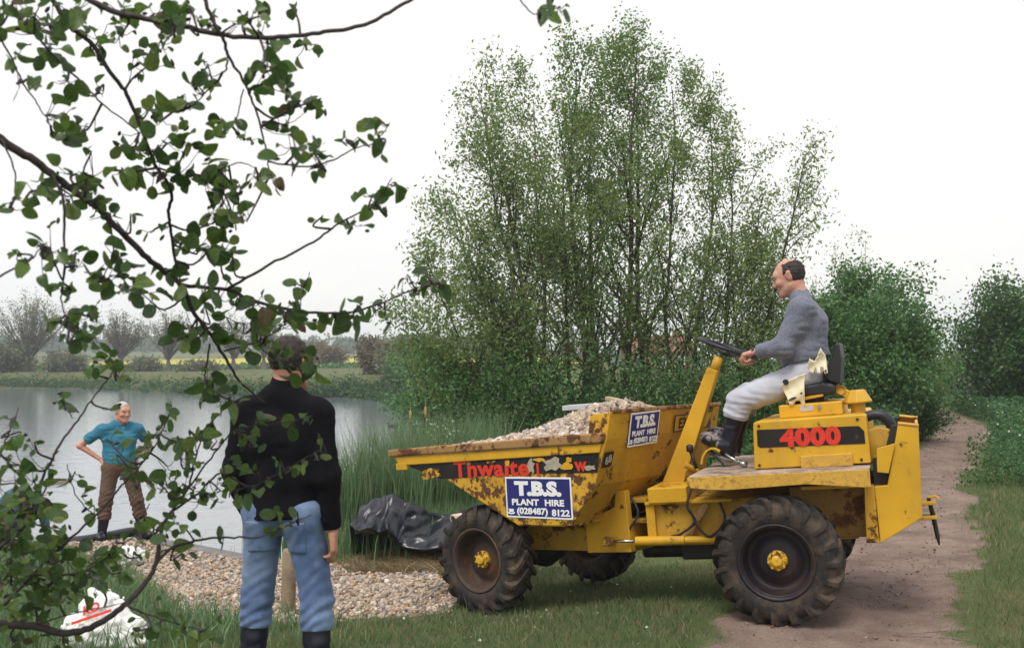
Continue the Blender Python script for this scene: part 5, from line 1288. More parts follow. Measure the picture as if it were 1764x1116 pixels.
# far wood, one mass
C = []; R_ = np.random.default_rng(5)
for k in range(420):
    x = R_.uniform(-260, 60); y = R_.uniform(300, 420); r = R_.uniform(1.8, 3.4); hh = hz(x, y); m = 90
    v = R_.normal(size=(m, 3)); v /= np.linalg.norm(v, axis=1)[:, None]; C.append(np.array((x, y, hh + r * .9)) + v * np.array((r, r, r * R_.uniform(.8, 1.3))) * R_.uniform(.6, 1, (m, 1)))
C = np.concatenate(C); me = leaves_np("far_wood", C, R_.uniform(.7, 1.5, len(C)), R_.uniform(.6, 1.2, len(C)), R_, .4 + .25 * R_.normal(size=len(C)))
tag(link("far_wood", me, M['leaf_far']), "distant hazy wood along the horizon beyond the yellow field", "wood", kind="stuff")
# hedge line under the yellow field
n = 9000; X = R_.uniform(-70, 4, n); Y = 92 + R_.normal(size=n) * .7; me = leaves_np("field_hedge", np.stack([X, Y, height(X, Y) + .3 * R_.random(n) * (.5 + vnoise(X, Y, .3, 2))], -1), np.full(n, .35), np.full(n, .25), R_, .5 + .2 * R_.normal(size=n))
tag(link("field_hedge", me, M['leaf_mid']), "low green hedge in front of the yellow field", "hedge", kind="stuff")
# ------------------------------------------------------------------ smaller things
# black plastic sheeting thrown over the straw mound
ridge = [(603, 902), (625, 872), (650, 856), (678, 853), (705, 866), (740, 880), (785, 884), (845, 872)]
foot = [(612, 911), (640, 910), (668, 912), (684, 926), (694, 942), (735, 948), (780, 942), (850, 925)]
nu, nv = 90, 34; U = np.linspace(0, 1, nu); xi = U * (len(ridge) - 1)
rx = np.interp(xi, range(8), [p[0] for p in ridge]); ry = np.interp(xi, range(8), [p[1] for p in ridge]); fx = np.interp(xi, range(8), [p[0] for p in foot]); fy = np.interp(xi, range(8), [p[1] for p in foot])
V = []
for j in range(nv):
    t = j / (nv - 1)
    if t < .7: q = t / .7; X_, Y_ = rx + (fx - rx) * q, ry + (fy - ry) * q; D_ = 10.2 - .4 * q + .06 * np.sin(q * 3.1 + U * 9)
    else: q = (t - .7) / .3; X_, Y_ = fx, fy + 6 * q; D_ = np.full(nu, 9.8 + .12 * q) + .06 * np.sin(3.1 + U * 9)
    V.append(np.stack([(X_ - 882) / FPX * D_, D_, EYE - (Y_ - 620) / FPX * D_], -1))
V = np.array(V); back_row = V[0].copy(); back_row[:, 1] += .25; back_row[:, 2] = height(back_row[:, 0], back_row[:, 1]) + .02
mid = (V[0] + back_row) / 2; mid[:, 2] += .05
V = np.concatenate([back_row[None], mid[None], V]); a_, b_ = np.meshgrid(np.arange(V.shape[1]) / 6, np.arange(V.shape[0]) / 6)
cr = .075 * (1 - 4 * np.abs(vnoise(a_ * .55 + b_ * .5, b_ * .30 - a_ * .12, 1, 2) - .5)) + .012 * (vnoise(a_ * 1.6, b_ * 1.2, 1, 2) - .5)
V[:, :, 1] -= cr; V[:, :, 2] += .6 * cr - .02
ii = np.arange(V.shape[0] * V.shape[1]).reshape(V.shape[:2]); F = np.stack([ii[:-1, :-1], ii[:-1, 1:], ii[1:, 1:], ii[1:, :-1]], -1).reshape(-1, 4)
M['polythene'] = plain("black_polythene", (.010, .011, .018), .3, .3, 6, .04, spec=.55, bscale=14)
o = link("plastic_sheeting", mesh_np("plastic_sheeting", V.reshape(-1, 3), F, True), M['polythene']); sm_ = o.modifiers.new("thickness", 'SOLIDIFY'); sm_.thickness = .004
tag(o, "crumpled black plastic sheeting heaped beside the front wheel", "sheeting")
# pale cardboard tube by the wheel
M['card'] = plain("pale_card", (.62, .48, .38), .8, .12, 8); p, q = at(778, 892, 9.75), at(826, 885, 9.9); b = MB(); b.tube([p, q], .036, 16, False); b.tube([q, p], .031, 16, False)
o = b.build("cardboard_tube", M['card'], smooth=True); so = o.modifiers.new("wall", 'SOLIDIFY'); so.thickness = .003; tag(o, "pale pinkish cardboard tube lying on the black sheeting", "tube")
# stake in the lawn, seen between the man's legs
sp = hit(496, 1058); b = MB(); b.tube([(sp.x, sp.y, sp.z - .2), (sp.x + .005, sp.y, sp.z + .2), (sp.x + .01, sp.y, sp.z + .47), (sp.x + .01, sp.y, sp.z + .49)], [.055, .054, .051, .042], 14)
M['post_wood'] = plain("weathered_post", (.26, .20, .13), .9, .3, 7, .5, bscale=40); tag(b.build("wooden_stake", M['post_wood'], smooth=True), "short round wooden stake behind the legs of the man in black", "stake")
# sacks
M['sack'] = plain("white_polythene", (.78, .78, .76), .4, .06, 5, .15, bscale=25)
def lump(name, c, rx, ry, rz, seed, mat, amp=.05, h=.012, prims=None):
    g = SDF(np.array(c) - max(rx, ry, rz) * 1.4 - .08, np.array(c) + max(rx, ry, rz) * 1.4 + .08, h)
    for (dx, dy, dz, ax_, ay_, az_) in (prims or [(0, 0, 0, 1, 1, 1)]): g.ell(np.array(c) + (dx * rx, dy * ry, dz * rz), np.eye(3), (rx * ax_, ry * ay_, rz * az_), .05)
    g.rough(amp, (.11, .09, .10), seed); g.rough(amp * .5, (.05, .05, .04), seed + 1); return link(name, g.mesh(name), mat)
sc_ = hit(178, 1118); g0 = hz(sc_.x, sc_.y)
o = tag(lump("plastic_sack", (sc_.x, sc_.y, g0 + .10), .25, .18, .15, 31, M['sack'], .022, .009, [(0, 0, 0, 1, 1, 1), (-.1, .1, .9, .55, .6, .9), (.6, -.2, -.3, .6, .7, .5)]), "white plastic sack with red print lying under the leafy shrub", "sack")
rp = np.array((sc_.x - .02, sc_.y - .12, g0 + .275)); rm = Matrix.Translation(rp) @ Matrix.Rotation(math.radians(-18), 4, 'Z') @ Matrix.Rotation(math.radians(62), 4, 'X') @ Matrix.Rotation(math.radians(22), 4, 'Z')
b = MB(); b.box(-.13, .13, -.062, -.045, 0, .002); b.build("red_stripe", M['red'], o, rm); link("lettering", text_mesh("KO", .075, .003, .001), M['red'], o, rm)
sc_ = hit(222, 972); g0 = hz(sc_.x, sc_.y); tag(lump("plastic_bag", (sc_.x, sc_.y, g0 + .09), .20, .16, .11, 41, M['sack'], .032, .011), "crumpled white plastic bag on the gravel behind the leafy shrub", "bag")
# pipe along the water's edge
M['pipe'] = plain("dark_pipe", (.045, .042, .055), .45, .3, 6); pts = []
for px, py in ((105, 936), (150, 931), (190, 924), (232, 917), (262, 925)):
    Yp = FPX * 2.17 / (py - 620); pts.append(((px - 882) / FPX * Yp, Yp, -.54))
b = MB(); b.tube(spline(pts, 5), .062, 12); tag(b.build("drain_pipe", M['pipe'], smooth=True), "fat dark plastic pipe lying at the water's edge by the old man's boots", "pipe")
pts = []
for px, py in ((268, 934), (300, 938), (345, 947), (385, 955), (425, 963)):
    Yp = FPX * 2.2 / (py - 620); pts.append(((px - 882) / FPX * Yp, Yp, -.575))
b = MB(); 
sp_ = spline(pts, 5)
for i in range(len(sp_) - 1): b.bar(sp_[i], sp_[i + 1], .22, .035, up=(0, 0, 1))
M['liner'] = plain("grey_liner", (.17, .16, .165), .7, .2, 6); tag(b.build("pond_liner_edge", M['liner']), "strip of grey pond liner along the edge of the gravel", "liner")
# board afloat, and a coot
fb = at(100, 829, 18.2); b = MB()
b.box(-.19, .19, -.09, .09, -.01, .025); o = b.build("floating_board", M['wood_old'], None, Matrix.Translation((fb.x, fb.y, WATER_Z + .01)), bevel=.006); tag(o, "small dark board floating on the pond left of the old man", "board")
b = MB(); b.box(-.19, .19, -.10, -.06, .026, .055); b.build("batten", M['bark'], o)
def bird(px, Y, label):
    x = (px - 882) / FPX * Y; c = np.array((x, Y, WATER_Z + .035)); g = SDF(c - .22, c + .22, .009); E = np.eye(3)
    g.ell(c, E, (.14, .075, .06), .02); g.cone(c + (-.10, 0, .03), c + (-.13, 0, .11), .028, .022, .03); g.ell(c + (-.14, 0, .125), E, (.032, .024, .026), .015); g.cone(c + (.10, 0, .02), c + (.18, 0, .04), .035, .012, .03)
    o = tag(link("coot", g.mesh("coot"), M['rubber']), label, "bird"); b = MB(); b.tube([c + (-.165, 0, .122), c + (-.20, 0, .115)], [.010, .004], 6); b.build("bill", M['white_print'], o); return o
bird(676, 33, "small dark waterbird swimming on the pond near the reeds")
# gloves hung on the seat
M['glove'] = cloth_mat("cream_work_glove", (.70, .64, .46), .12, 20)
def glove(outline, y, label, seed):
    """limp cotton glove: its outline (x, z in the machine's frame) given thickness, softness and creases"""
    O = np.array(outline); c = O.mean(0); h = .004; n = 64; u = c[0] + (np.arange(n) - n / 2) * h; w = c[1] + (np.arange(n) - n / 2) * h; U, W = np.meshgrid(u, w, indexing='ij')
    d, _ = seg_dist(U, W, O); d = np.where(inside(U, W, O), -d, d); m = 18; v = (np.arange(m) - m / 2) * h
    bend = .012 * np.sin(W * 40 + U * 25 + seed); a = np.abs(v[None, :, None] - bend[:, None, :]) - .013; D = d[:, None, :] + .008; f = np.sqrt(np.maximum(a, 0) ** 2 + np.maximum(D, 0) ** 2) + np.minimum(np.maximum(a, D), 0) - .008
    g = SDF((0, 0, 0), (.1, .1, .1), h); g.f = f.astype(np.float32); g.n = f.shape; g.lo = np.array((u[0], y + v[0], w[0])); g.rough(.0018, (.04, .03, .03), seed)
    me = g.mesh("work_glove"); me.transform(MR); return tag(link("work_glove", me, M['glove']), label, "glove", "gloves on the dumper seat")
def gl_px(P): return [(-.286 - (x - 1392) * .00362, 1.524 - (z - 640) * .0038 - (x - 1392) * .00034) for x, z in P]
glove(gl_px([(1391, 632), (1396, 617), (1404, 622), (1411, 612), (1417, 599), (1424, 612), (1426, 642), (1420, 644), (1418, 633), (1414, 633), (1413, 644), (1407, 643), (1405, 634), (1401, 643), (1393, 641)]), .262, "cream work glove tucked by the driver's hip, upper of the two", 1)
o = glove(gl_px([(1345, 661), (1357, 655), (1372, 648), (1389, 642), (1384, 660), (1381, 697), (1375, 699), (1373, 690), (1367, 690), (1361, 699), (1355, 699), (1351, 685), (1345, 672)]), .29, "cream work glove hanging over the seat box, lower of the two", 2)
b = MB(); pp = rj(-.142, .312, 1.468); b.lathe([(0, -.004), (.02, -.004), (.02, .004), (0, .004)], (0, 0, 0), 'y', 14); me_ = b.mesh("cuff_badge"); link("cuff_badge", me_, M['black_vinyl'], o, Matrix.Translation(pp) @ MR.to_3x3().to_4x4())
# gate across the path
gt = empty("field_gate", at(1612, 704, 36)); gt.location.z = hz(gt.location.x, 36); tag(gt, "dark low bar gate across the far end of the path", "gate")
M['gate'] = plain("dark_gate_timber", (.022, .018, .028), .7, .3, 5, .2)
b = MB(); b.bar((-.1, 0, .42), (2.6, .3, .46), .12, .06, up=(0, 1, 0)); b.build("top_rail", M['gate'], gt, None, bevel=.01)
b = MB(); b.bar((-.1, 0, .18), (2.6, .3, .22), .07, .05, up=(0, 1, 0)); b.build("lower_rail", M['gate'], gt, None, bevel=.01)
for x, y in ((-.02, -.08), (1.3, .24), (2.5, .36)):
    b = MB(); b.tube([(x, y, -.2), (x, y, .62), (x, y, .66)], [.09, .088, .07], 10); b.build("post", M['gate'], gt, None)
for x in (.55, 1.75):
    b = MB(); b.lathe([(0, -.012), (.045, -.012), (.045, .0), (0, .0)], (x, -.05 + .11 * x, .49), 'y', 12); b.build("reflector", M['white_print'], gt, None)
gp_ = at(1597, 700, 37); b = MB(); b.tube([(gp_.x, 37, -.2), (gp_.x, 37, hz(gp_.x, 37) + .75)], .10, 10); tag(b.build("gate_post", M['gate']), "single dark post on the left side of the path by the gate", "post")
# brick house far behind the thicket
hs = empty("brick_house", (13.4, 92, hz(13.4, 92))); tag(hs, "red-roofed brick house glimpsed through the trees", "house")
M['brick'] = plain("red_brick", (.24, .13, .10), .9, .25, 20, .2); M['tile'] = plain("red_tile", (.20, .09, .065), .9, .25, 10, .2); M['pane'] = plain("window_pane", (.05, .06, .07), .1, .2)
b = MB(); b.box(-3, 3, -2, 2, -.5, 2.1); b.build("wall", M['brick'], hs, None)
b = MB(); V = [(-3.2, -2.25, 2.0), (3.2, -2.25, 2.0), (3.2, 2.25, 2.0), (-3.2, 2.25, 2.0), (-3.2, 0, 3.5), (3.2, 0, 3.5)]; b.add(V, [(0, 1, 5, 4), (2, 3, 4, 5), (0, 4, 3), (1, 2, 5), (3, 2, 1, 0)]); rf = b.build("roof", M['tile'], hs, None)
b = MB(); b.box(1.6, 2.2, -.3, .3, 2.9, 4.1); b.build("chimney", M['brick'], rf)
for x in (-1.8, .2, 1.9):
    b = MB(); b.box(x - .45, x + .45, -2.05, -1.99, .6, 1.6); wo = b.build("window", M['white_print'], hs, None); b = MB(); b.box(x - .38, x + .38, -2.07, -2.051, .67, 1.53); b.build("pane", M['pane'], wo)

# ------------------------------------------------------------------ leafy alder boughs close to the camera
def alder_leaf(seed, cup, curl, tint):
    R = random.Random(seed); T = [0, .07, .2, .38, .58, .77, .91, .98, 1.0]; Wd = [.03, .19, .36, .455, .465, .39, .25, .11, .02]; V = []; F = []
    for i, (t, w) in enumerate(zip(T, Wd)):
        z = -curl * t * t; w *= R.uniform(.93, 1.07)
        V += [(-w, t, z + cup * w), (0, t, z), (w, t, z + cup * w * R.uniform(.7, 1.2))]
        if i: a = 3 * (i - 1); F += [(a, a + 1, a + 4, a + 3), (a + 1, a + 2, a + 5, a + 4)]
    V += [(-.012, -.22, .02), (.012, -.22, .02)]; F.append((len(V) - 2, len(V) - 1, 1))
    me = bpy.data.meshes.new("leaf"); me.from_pydata(V, [], F)
    for p in me.polygons: p.use_smooth = True
    attr(me, "tint", np.full(len(V), tint)); me.update(); return me
def alder_mat():
    m = NT("alder_leaf"); c = m.ramp(m.attr("tint"), [(0, (.034, .068, .018)), (.35, (.062, .125, .028)), (.65, (.098, .178, .036)), (.88, (.17, .25, .055)), (1, (.10, .055, .035))])
    c = m.mix(1.0, c, m.ramp(m.noise(4.5, 4, .6), [(.3, .62), (.7, 1.3)]), 'MULTIPLY'); m.set(Base_Color=c, Roughness=.38); m.b.inputs["Specular IOR Level"].default_value = .5
    t = m.new("BsdfTranslucent"); m.l.new(c, t.inputs["Color"]); mx = m.new("MixShader"); mx.inputs[0].default_value = .5
    m.l.new(m.b.outputs[0], mx.inputs[1]); m.l.new(t.outputs[0], mx.inputs[2]); m.l.new(mx.outputs[0], m.out.inputs["Surface"])
    w = m.new("TexWave"); w.inputs["Scale"].default_value = 3.2; w.inputs["Distortion"].default_value = 2; m.l.new(m.pos(), w.inputs["Vector"]); m.bump(w.outputs["Fac"], .25, .04); return m.m
M['alder'] = alder_mat(); M['alder_bark'] = plain("alder_bark", (.045, .034, .036), .8, .35, 30, .3)
LEAF = [alder_leaf(k, (.25, .6, .05, .8, .4, -.3)[k % 6], (.15, .45, -.15, .25, .7, .3)[k % 6], (.12, .3, .45, .6, .75, .9, .5, .38, .22, .7, .98, .55)[k]) for k in range(12)]
for me in LEAF: me.materials.append(M['alder'])

def alder(name, label, base, trunk_pts, branches, clusters, seed, cat, size=1.0, dens=1.0):
    R = random.Random(seed); root = empty(name, base); T = Matrix.Translation(-Vector(base)); tag(root, label, cat)
    b = MB(); b.tube(trunk_pts[0], trunk_pts[1], 10); b.build("trunk", M['alder_bark'], root, T, smooth=True)
    nodes = []
    for pts, d0, d1, r0, r1 in branches:
        n = len(pts); P = [at(x, y, d0 + (d1 - d0) * i / (n - 1)) for i, (x, y) in enumerate(pts)]; S = spline(P, 6); m = len(S)
        S = [tuple(np.array(p) + np.array((R.gauss(0, 1), R.gauss(0, 1), R.gauss(0, 1))) * .0012) for p in S]
        b = MB(); b.tube(S, [r0 + (r1 - r0) * (i / (m - 1)) for i in range(m)], 7); b.build("bough", M['alder_bark'], root, T, smooth=True); nodes += [np.array(p) for p in S]
    ND = np.array(nodes); npx = 882 + FPX * ND[:, 0] / ND[:, 1]; npy = 620 - FPX * (ND[:, 2] - EYE) / ND[:, 1]
    tw = []; L = []; buds = MB()
    for x, y, n, spread in clusters:
        n = n if n < 3 or (x > 400 and y > 700) else int(n * dens * (1.5 if x < 150 and y > 860 else 1) + R.random()); d = np.hypot(npx - x, npy - y); i = int(np.argmin(d + np.array([R.uniform(0, 6) for _ in range(len(d))]))); Y = ND[i, 1] + R.uniform(-.12, .12); c = N3(at(x, y, Y))
        if d[i] > 6:
            mid = (ND[i] + c) / 2 + np.array((R.gauss(0, .012), R.gauss(0, .02), R.gauss(0, .012) - .01)); q = spline([ND[i], mid, c, c + (c - mid) * .25], 4); tw.append((np.array(q), np.linspace(.0036, .0016, len(q))))
            nodes_t = np.array(q)
        else: nodes_t = np.array([c, c + 1e-3])
        for k in range(n):
            px, py = x + R.gauss(0, spread * .55), y + R.gauss(0, spread * .5); p = N3(at(px, py, Y + R.uniform(-.10, .10))); sz = (R.uniform(24, 44) if R.random() < .66 else R.uniform(12, 24)) / FPX * Y * size
            j = int(np.argmin(((nodes_t - p) ** 2).sum(1))); a = nodes_t[j]; out = p - a; ln = np.linalg.norm(out) + 1e-6
            if ln > sz * .35:
                mid = (a + p) / 2 + np.array((0, 0, -.006)); tw.append((np.array([a, mid, p]), np.array([.0014, .0011, .0009])))
            dr_ = unit(out / ln + np.array((R.gauss(0, .7), R.gauss(0, .7), R.gauss(-.35, .6)))); nv_ = unit(np.array((R.gauss(0, .8), -abs(R.gauss(.5, .6)), R.gauss(.5, .7)))); s_ = np.cross(dr_, nv_); s_ = unit(s_); nn_ = np.cross(s_, dr_)
            L.append((sz, Matrix(((s_[0], dr_[0], nn_[0], p[0]), (s_[1], dr_[1], nn_[1], p[1]), (s_[2], dr_[2], nn_[2], p[2]), (0, 0, 0, 1))) @ Matrix.Diagonal((sz * R.uniform(.68, 1.05), sz, sz, 1)), R.choice(LEAF[:10] if R.random() < .975 else LEAF[10:])))
            if R.random() < .16: e = p + np.array((R.gauss(0, .01), R.gauss(0, .01), R.gauss(0, .01))); buds.tube([e, e + dr_ * .006, e + dr_ * .014, e + dr_ * .02], [.001, .004, .0045, .001], 6)
    o = link("twigs", tubes_np("twigs", tw), M['alder_bark'], root, T); o["kind"] = "stuff"
    if buds.v: o = buds.build("buds", M['bark'], root, T, smooth=True); o["kind"] = "stuff"
    L.sort(key=lambda t: -t[0] / t[1].translation.y)
    for sz, mt, me in L[:300]: link("leaf", me, None, root, T @ mt)
    if len(L) > 300:
        V = []; F = []; tn = []; b0 = 0
        for sz, mt, me in L[300:]:
            co = np.empty(len(me.vertices) * 3, np.float32); me.vertices.foreach_get("co", co); co = co.reshape(-1, 3); A = np.array(mt); V.append(co @ A[:3, :3].T + A[:3, 3])
            for p in me.polygons:
                f = list(p.vertices); F.append([b0 + f[0], b0 + f[1], b0 + f[2]])
                if len(f) == 4: F.append([b0 + f[0], b0 + f[2], b0 + f[3]])
            tn += [me.attributes["tint"].data[0].value] * len(co); b0 += len(co)
        me = mesh_np("small_leaves", np.concatenate(V), np.array(F), True); attr(me, "tint", tn); o = link("small_leaves", me, M['alder'], root, T); o["kind"] = "stuff"
    return root
UP_B = [([(-60, 200), (0, 240), (60, 278), (115, 320), (171, 362), (240, 431), (277, 463), (313, 492), (335, 540), (365, 580), (393, 625), (413, 657), (455, 694)], 2.5, 2.95, .0125, .0028),
        ([(313, 492), (390, 499), (435, 517), (516, 536), (601, 539), (651, 524), (726, 494), (765, 487)], 2.75, 2.65, .0058, .0016), ([(390, 499), (460, 459), (541, 416), (586, 384), (646, 349), (675, 308)], 2.7, 2.5, .0042, .0014),
        ([(60, -60), (180, 14), (238, 31), (306, 44), (357, 56), (425, 65), (494, 63), (560, 56), (621, 46), (661, 27), (730, -12)], 2.3, 2.5, .0075, .0042), ([(340, -30), (367, 34), (385, 71), (395, 99), (415, 133), (436, 177), (453, 238), (460, 275), (466, 300)], 2.35, 2.45, .0052, .0016),
        ([(393, 105), (385, 126), (357, 157), (334, 180), (296, 196)], 2.37, 2.45, .0026, .0012), ([(460, 278), (521, 287), (571, 276), (611, 256), (646, 246), (672, 212)], 2.45, 2.4, .0026, .0012), ([(419, 153), (408, 201), (396, 218)], 2.4, 2.4, .002, .0012),
        ([(70, -40), (109, 31), (136, 58), (160, 78), (190, 126), (214, 156), (235, 200), (252, 245), (269, 289), (296, 330), (290, 370), (295, 400), (306, 476)], 2.4, 2.72, .0065, .004), ([(60, 60), (95, 99), (143, 146), (184, 185), (238, 228)], 2.45, 2.5, .0034, .0018),
        ([(-20, 30), (0, 65), (24, 109), (44, 150), (68, 184), (88, 218)], 2.3, 2.4, .003, .0014), ([(2, 240), (24, 289), (26, 333), (40, 350)], 2.52, 2.4, .0026, .0014), ([(92, 303), (109, 347), (110, 408), (110, 470), (106, 521), (120, 560)], 2.55, 2.45, .0042, .0014), ([(-30, 490), (0, 476), (48, 450), (70, 428)], 2.3, 2.35, .0034, .0014),
        ([(318, 512), (284, 534), (262, 520), (235, 498)], 2.8, 2.7, .0034, .0014), ([(361, 592), (355, 637), (355, 660), (380, 682)], 2.9, 2.85, .0034, .0014), ([(385, 605), (435, 592), (470, 575), (500, 560)], 2.9, 2.8, .003, .0013), ([(880, -30), (905, 12), (925, 24), (965, 12)], 2.2, 2.25, .002, .001),
        ([(435, 517), (440, 560), (450, 600), (500, 630), (545, 632)], 2.7, 2.75, .0028, .0012), ([(270, 289), (310, 300), (360, 300), (410, 280), (440, 290)], 2.6, 2.5, .003, .0013), ([(116, 322), (150, 310), (185, 290)], 2.5, 2.4, .002, .001), ([(516, 536), (522, 500), (535, 470)], 2.7, 2.65, .0016, .001), ([(190, 385), (195, 440), (180, 475), (205, 495)], 2.6, 2.5, .0024, .0012)]
UP_C = [(60, 25, 13, 48), (130, 22, 9, 36), (25, 100, 3, 18), (85, 80, 7, 26), (115, 140, 5, 24), (50, 135, 4, 20), (168, 100, 2, 12), (178, 155, 3, 15), (170, 70, 5, 24), (208, 60, 5, 22), (250, 118, 7, 26), (280, 80, 5, 22), (300, 48, 8, 28), (330, 20, 5, 24), (360, 42, 3, 18), (400, 45, 2, 14), (425, 25, 5, 22), (450, 28, 4, 18), (506, 14, 2, 10), (460, 72, 6, 26), (527, 76, 5, 20), (455, 108, 9, 30), (360, 118, 4, 18), (345, 153, 5, 20), (320, 180, 6, 20), (482, 138, 7, 24), (510, 180, 6, 22), (542, 174, 4, 14), (440, 150, 3, 14), (100, 200, 6, 22), (147, 225, 7, 26), (105, 236, 3, 16), (155, 268, 2, 12), (258, 185, 7, 26), (278, 206, 3, 14), (385, 220, 6, 22), (420, 240, 5, 20), (370, 232, 3, 12), (490, 215, 7, 24), (505, 255, 8, 28), (545, 270, 6, 20),
        (215, 250, 5, 18), (240, 255, 4, 18), (285, 250, 5, 24), (320, 255, 4, 22), (210, 290, 3, 13), (235, 306, 3, 14), (270, 300, 7, 24), (312, 302, 9, 30), (355, 312, 9, 30), (390, 310, 7, 26), (412, 332, 6, 22), (440, 305, 4, 16), (467, 300, 3, 14), (130, 300, 7, 24), (60, 330, 5, 20), (18, 350, 5, 20), (120, 335, 7, 24), (150, 322, 5, 20), (168, 345, 4, 16), (187, 372, 5, 20), (225, 375, 2, 12), (380, 357, 7, 24), (402, 376, 5, 20), (430, 372, 3, 14), (605, 243, 3, 12), (650, 230, 3, 12), (660, 255, 2, 8), (655, 208, 3, 9), (640, 340, 5, 16), (605, 385, 5, 16), (553, 375, 2, 10), (662, 360, 2, 10), (550, 285, 4, 14), (672, 318, 3, 10),
        (85, 430, 9, 26), (35, 437, 5, 20), (95, 455, 2, 10), (130, 440, 4, 18), (110, 495, 5, 22), (132, 460, 4, 16), (200, 440, 7, 24), (165, 470, 5, 20), (190, 476, 5, 20), (215, 500, 6, 22), (240, 500, 5, 20), (262, 516, 3, 14), (150, 545, 7, 24), (110, 560, 7, 24), (130, 572, 4, 18), (85, 556, 2, 12), (160, 582, 4, 15), (265, 398, 2, 12), (290, 390, 2, 12), (305, 416, 4, 16), (335, 420, 5, 20), (360, 430, 5, 18), (382, 430, 5, 18), (400, 442, 3, 14), (365, 385, 4, 18), (290, 465, 3, 14), (310, 480, 3, 14), (350, 510, 4, 18), (380, 515, 5, 20), (410, 514, 5, 20), (440, 520, 5, 20), (462, 535, 6, 20), (492, 541, 6, 22), (480, 560, 5, 18), (505, 525, 4, 15), (325, 560, 6, 20), (310, 582, 4, 15), (337, 586, 2, 11), (355, 535, 3, 15), (370, 560, 3, 15), (420, 560, 6, 24), (450, 575, 5, 20), (430, 602, 4, 18), (472, 612, 3, 14), (495, 600, 2, 10), (520, 490, 3, 12), (530, 622, 4, 15), (500, 640, 3, 14), (545, 630, 3, 14), (548, 545, 3, 12), (580, 542, 3, 14), (608, 546, 5, 18), (622, 525, 2, 10), (650, 534, 3, 12), (668, 546, 2, 8), (705, 478, 2, 10), (740, 482, 5, 18), (722, 500, 3, 14), (763, 490, 2, 8), (355, 655, 5, 18), (372, 686, 5, 20), (400, 690, 3, 14), (350, 690, 2, 12), (400, 650, 2, 12), (523, 656, 1, 4), (935, 18, 3, 14), (962, 12, 4, 12), (945, 22, 2, 10), (20, 12, 6, 26), (90, 45, 6, 26), (215, 20, 5, 24), (265, 25, 4, 22)]
ab = (-2.15, 2.55, hz(-2.15, 2.55))
alder("alder_tree", "leafy alder boughs hanging into the upper left of the photo", ab, ([(-2.15, 2.55, ab[2] - .1), (-2.1, 2.5, 1.2), (-1.98, 2.5, 2.2), (-1.7, 2.4, 2.9), (-1.2, 2.35, 3.3), (-.6, 2.3, 3.2)], [.06, .052, .042, .03, .02, .008]), UP_B, UP_C, 17, "tree", .83, 1.35)
for pts, r in (([(-2.1, 2.5, 1.95), (-1.8, 2.5, 2.15), tuple(at(-60, 200, 2.5))], [.02, .016, .013]), ([(-1.7, 2.4, 2.9), (-1.5, 2.35, 2.75), tuple(at(60, -60, 2.3))], [.016, .011, .008]), ([(-1.2, 2.35, 3.3), (-.95, 2.35, 2.9), tuple(at(340, -30, 2.35))], [.012, .008, .0055]), ([(-1.5, 2.35, 2.95), (-1.35, 2.4, 2.7), tuple(at(70, -40, 2.4))], [.012, .009, .0065])):
    b = MB(); b.tube(spline(pts, 5), list(np.interp(np.linspace(0, 2, 11), (0, 1, 2), r)), 8); b.build("bough", M['alder_bark'], bpy.data.objects["alder_tree"], Matrix.Translation(-Vector(ab)), smooth=True)
LO_B = [([(-70, 1060), (0, 1073), (57, 1078), (119, 1090), (170, 1074), (215, 1041), (249, 1004), (268, 970), (278, 913), (297, 879), (323, 842), (334, 800), (350, 745)], 2.7, 3.0, .013, .0018), ([(268, 970), (295, 944), (329, 933), (368, 926), (419, 925), (445, 925), (490, 906), (534, 887)], 2.92, 2.95, .0052, .0012),
        ([(60, 985), (104, 942), (166, 886), (209, 837), (244, 800), (271, 760), (287, 724), (296, 690)], 2.9, 3.0, .0042, .0014), ([(115, 800), (128, 845), (145, 872), (163, 886)], 2.95, 2.93, .0014, .002), ([(40, 890), (80, 810), (107, 759), (134, 724), (161, 684), (190, 647), (202, 622)], 2.75, 2.9, .0042, .0016), ([(125, 720), (112, 700), (107, 680)], 2.8, 2.8, .0014, .001),
        ([(-10, 810), (11, 757), (23, 727), (32, 702)], 2.6, 2.7, .003, .0012), ([(297, 879), (340, 850), (380, 815), (430, 838), (468, 821), (510, 798), (548, 776)], 2.95, 3.0, .004, .0012), ([(-50, 960), (0, 940), (40, 910), (70, 860), (85, 820)], 2.6, 2.75, .006, .0018), ([(-50, 1000), (20, 990), (80, 990), (140, 985), (190, 955), (240, 915)], 2.7, 2.9, .005, .0014),
        ([(323, 842), (370, 780), (400, 745), (440, 733), (490, 728), (540, 716)], 2.95, 3.0, .0032, .0012), ([(215, 1041), (260, 1060), (310, 1075), (355, 1085)], 2.8, 2.8, .0035, .0015), ([(57, 1078), (110, 1060), (180, 1045), (240, 1035)], 2.75, 2.7, .0025, .001)]
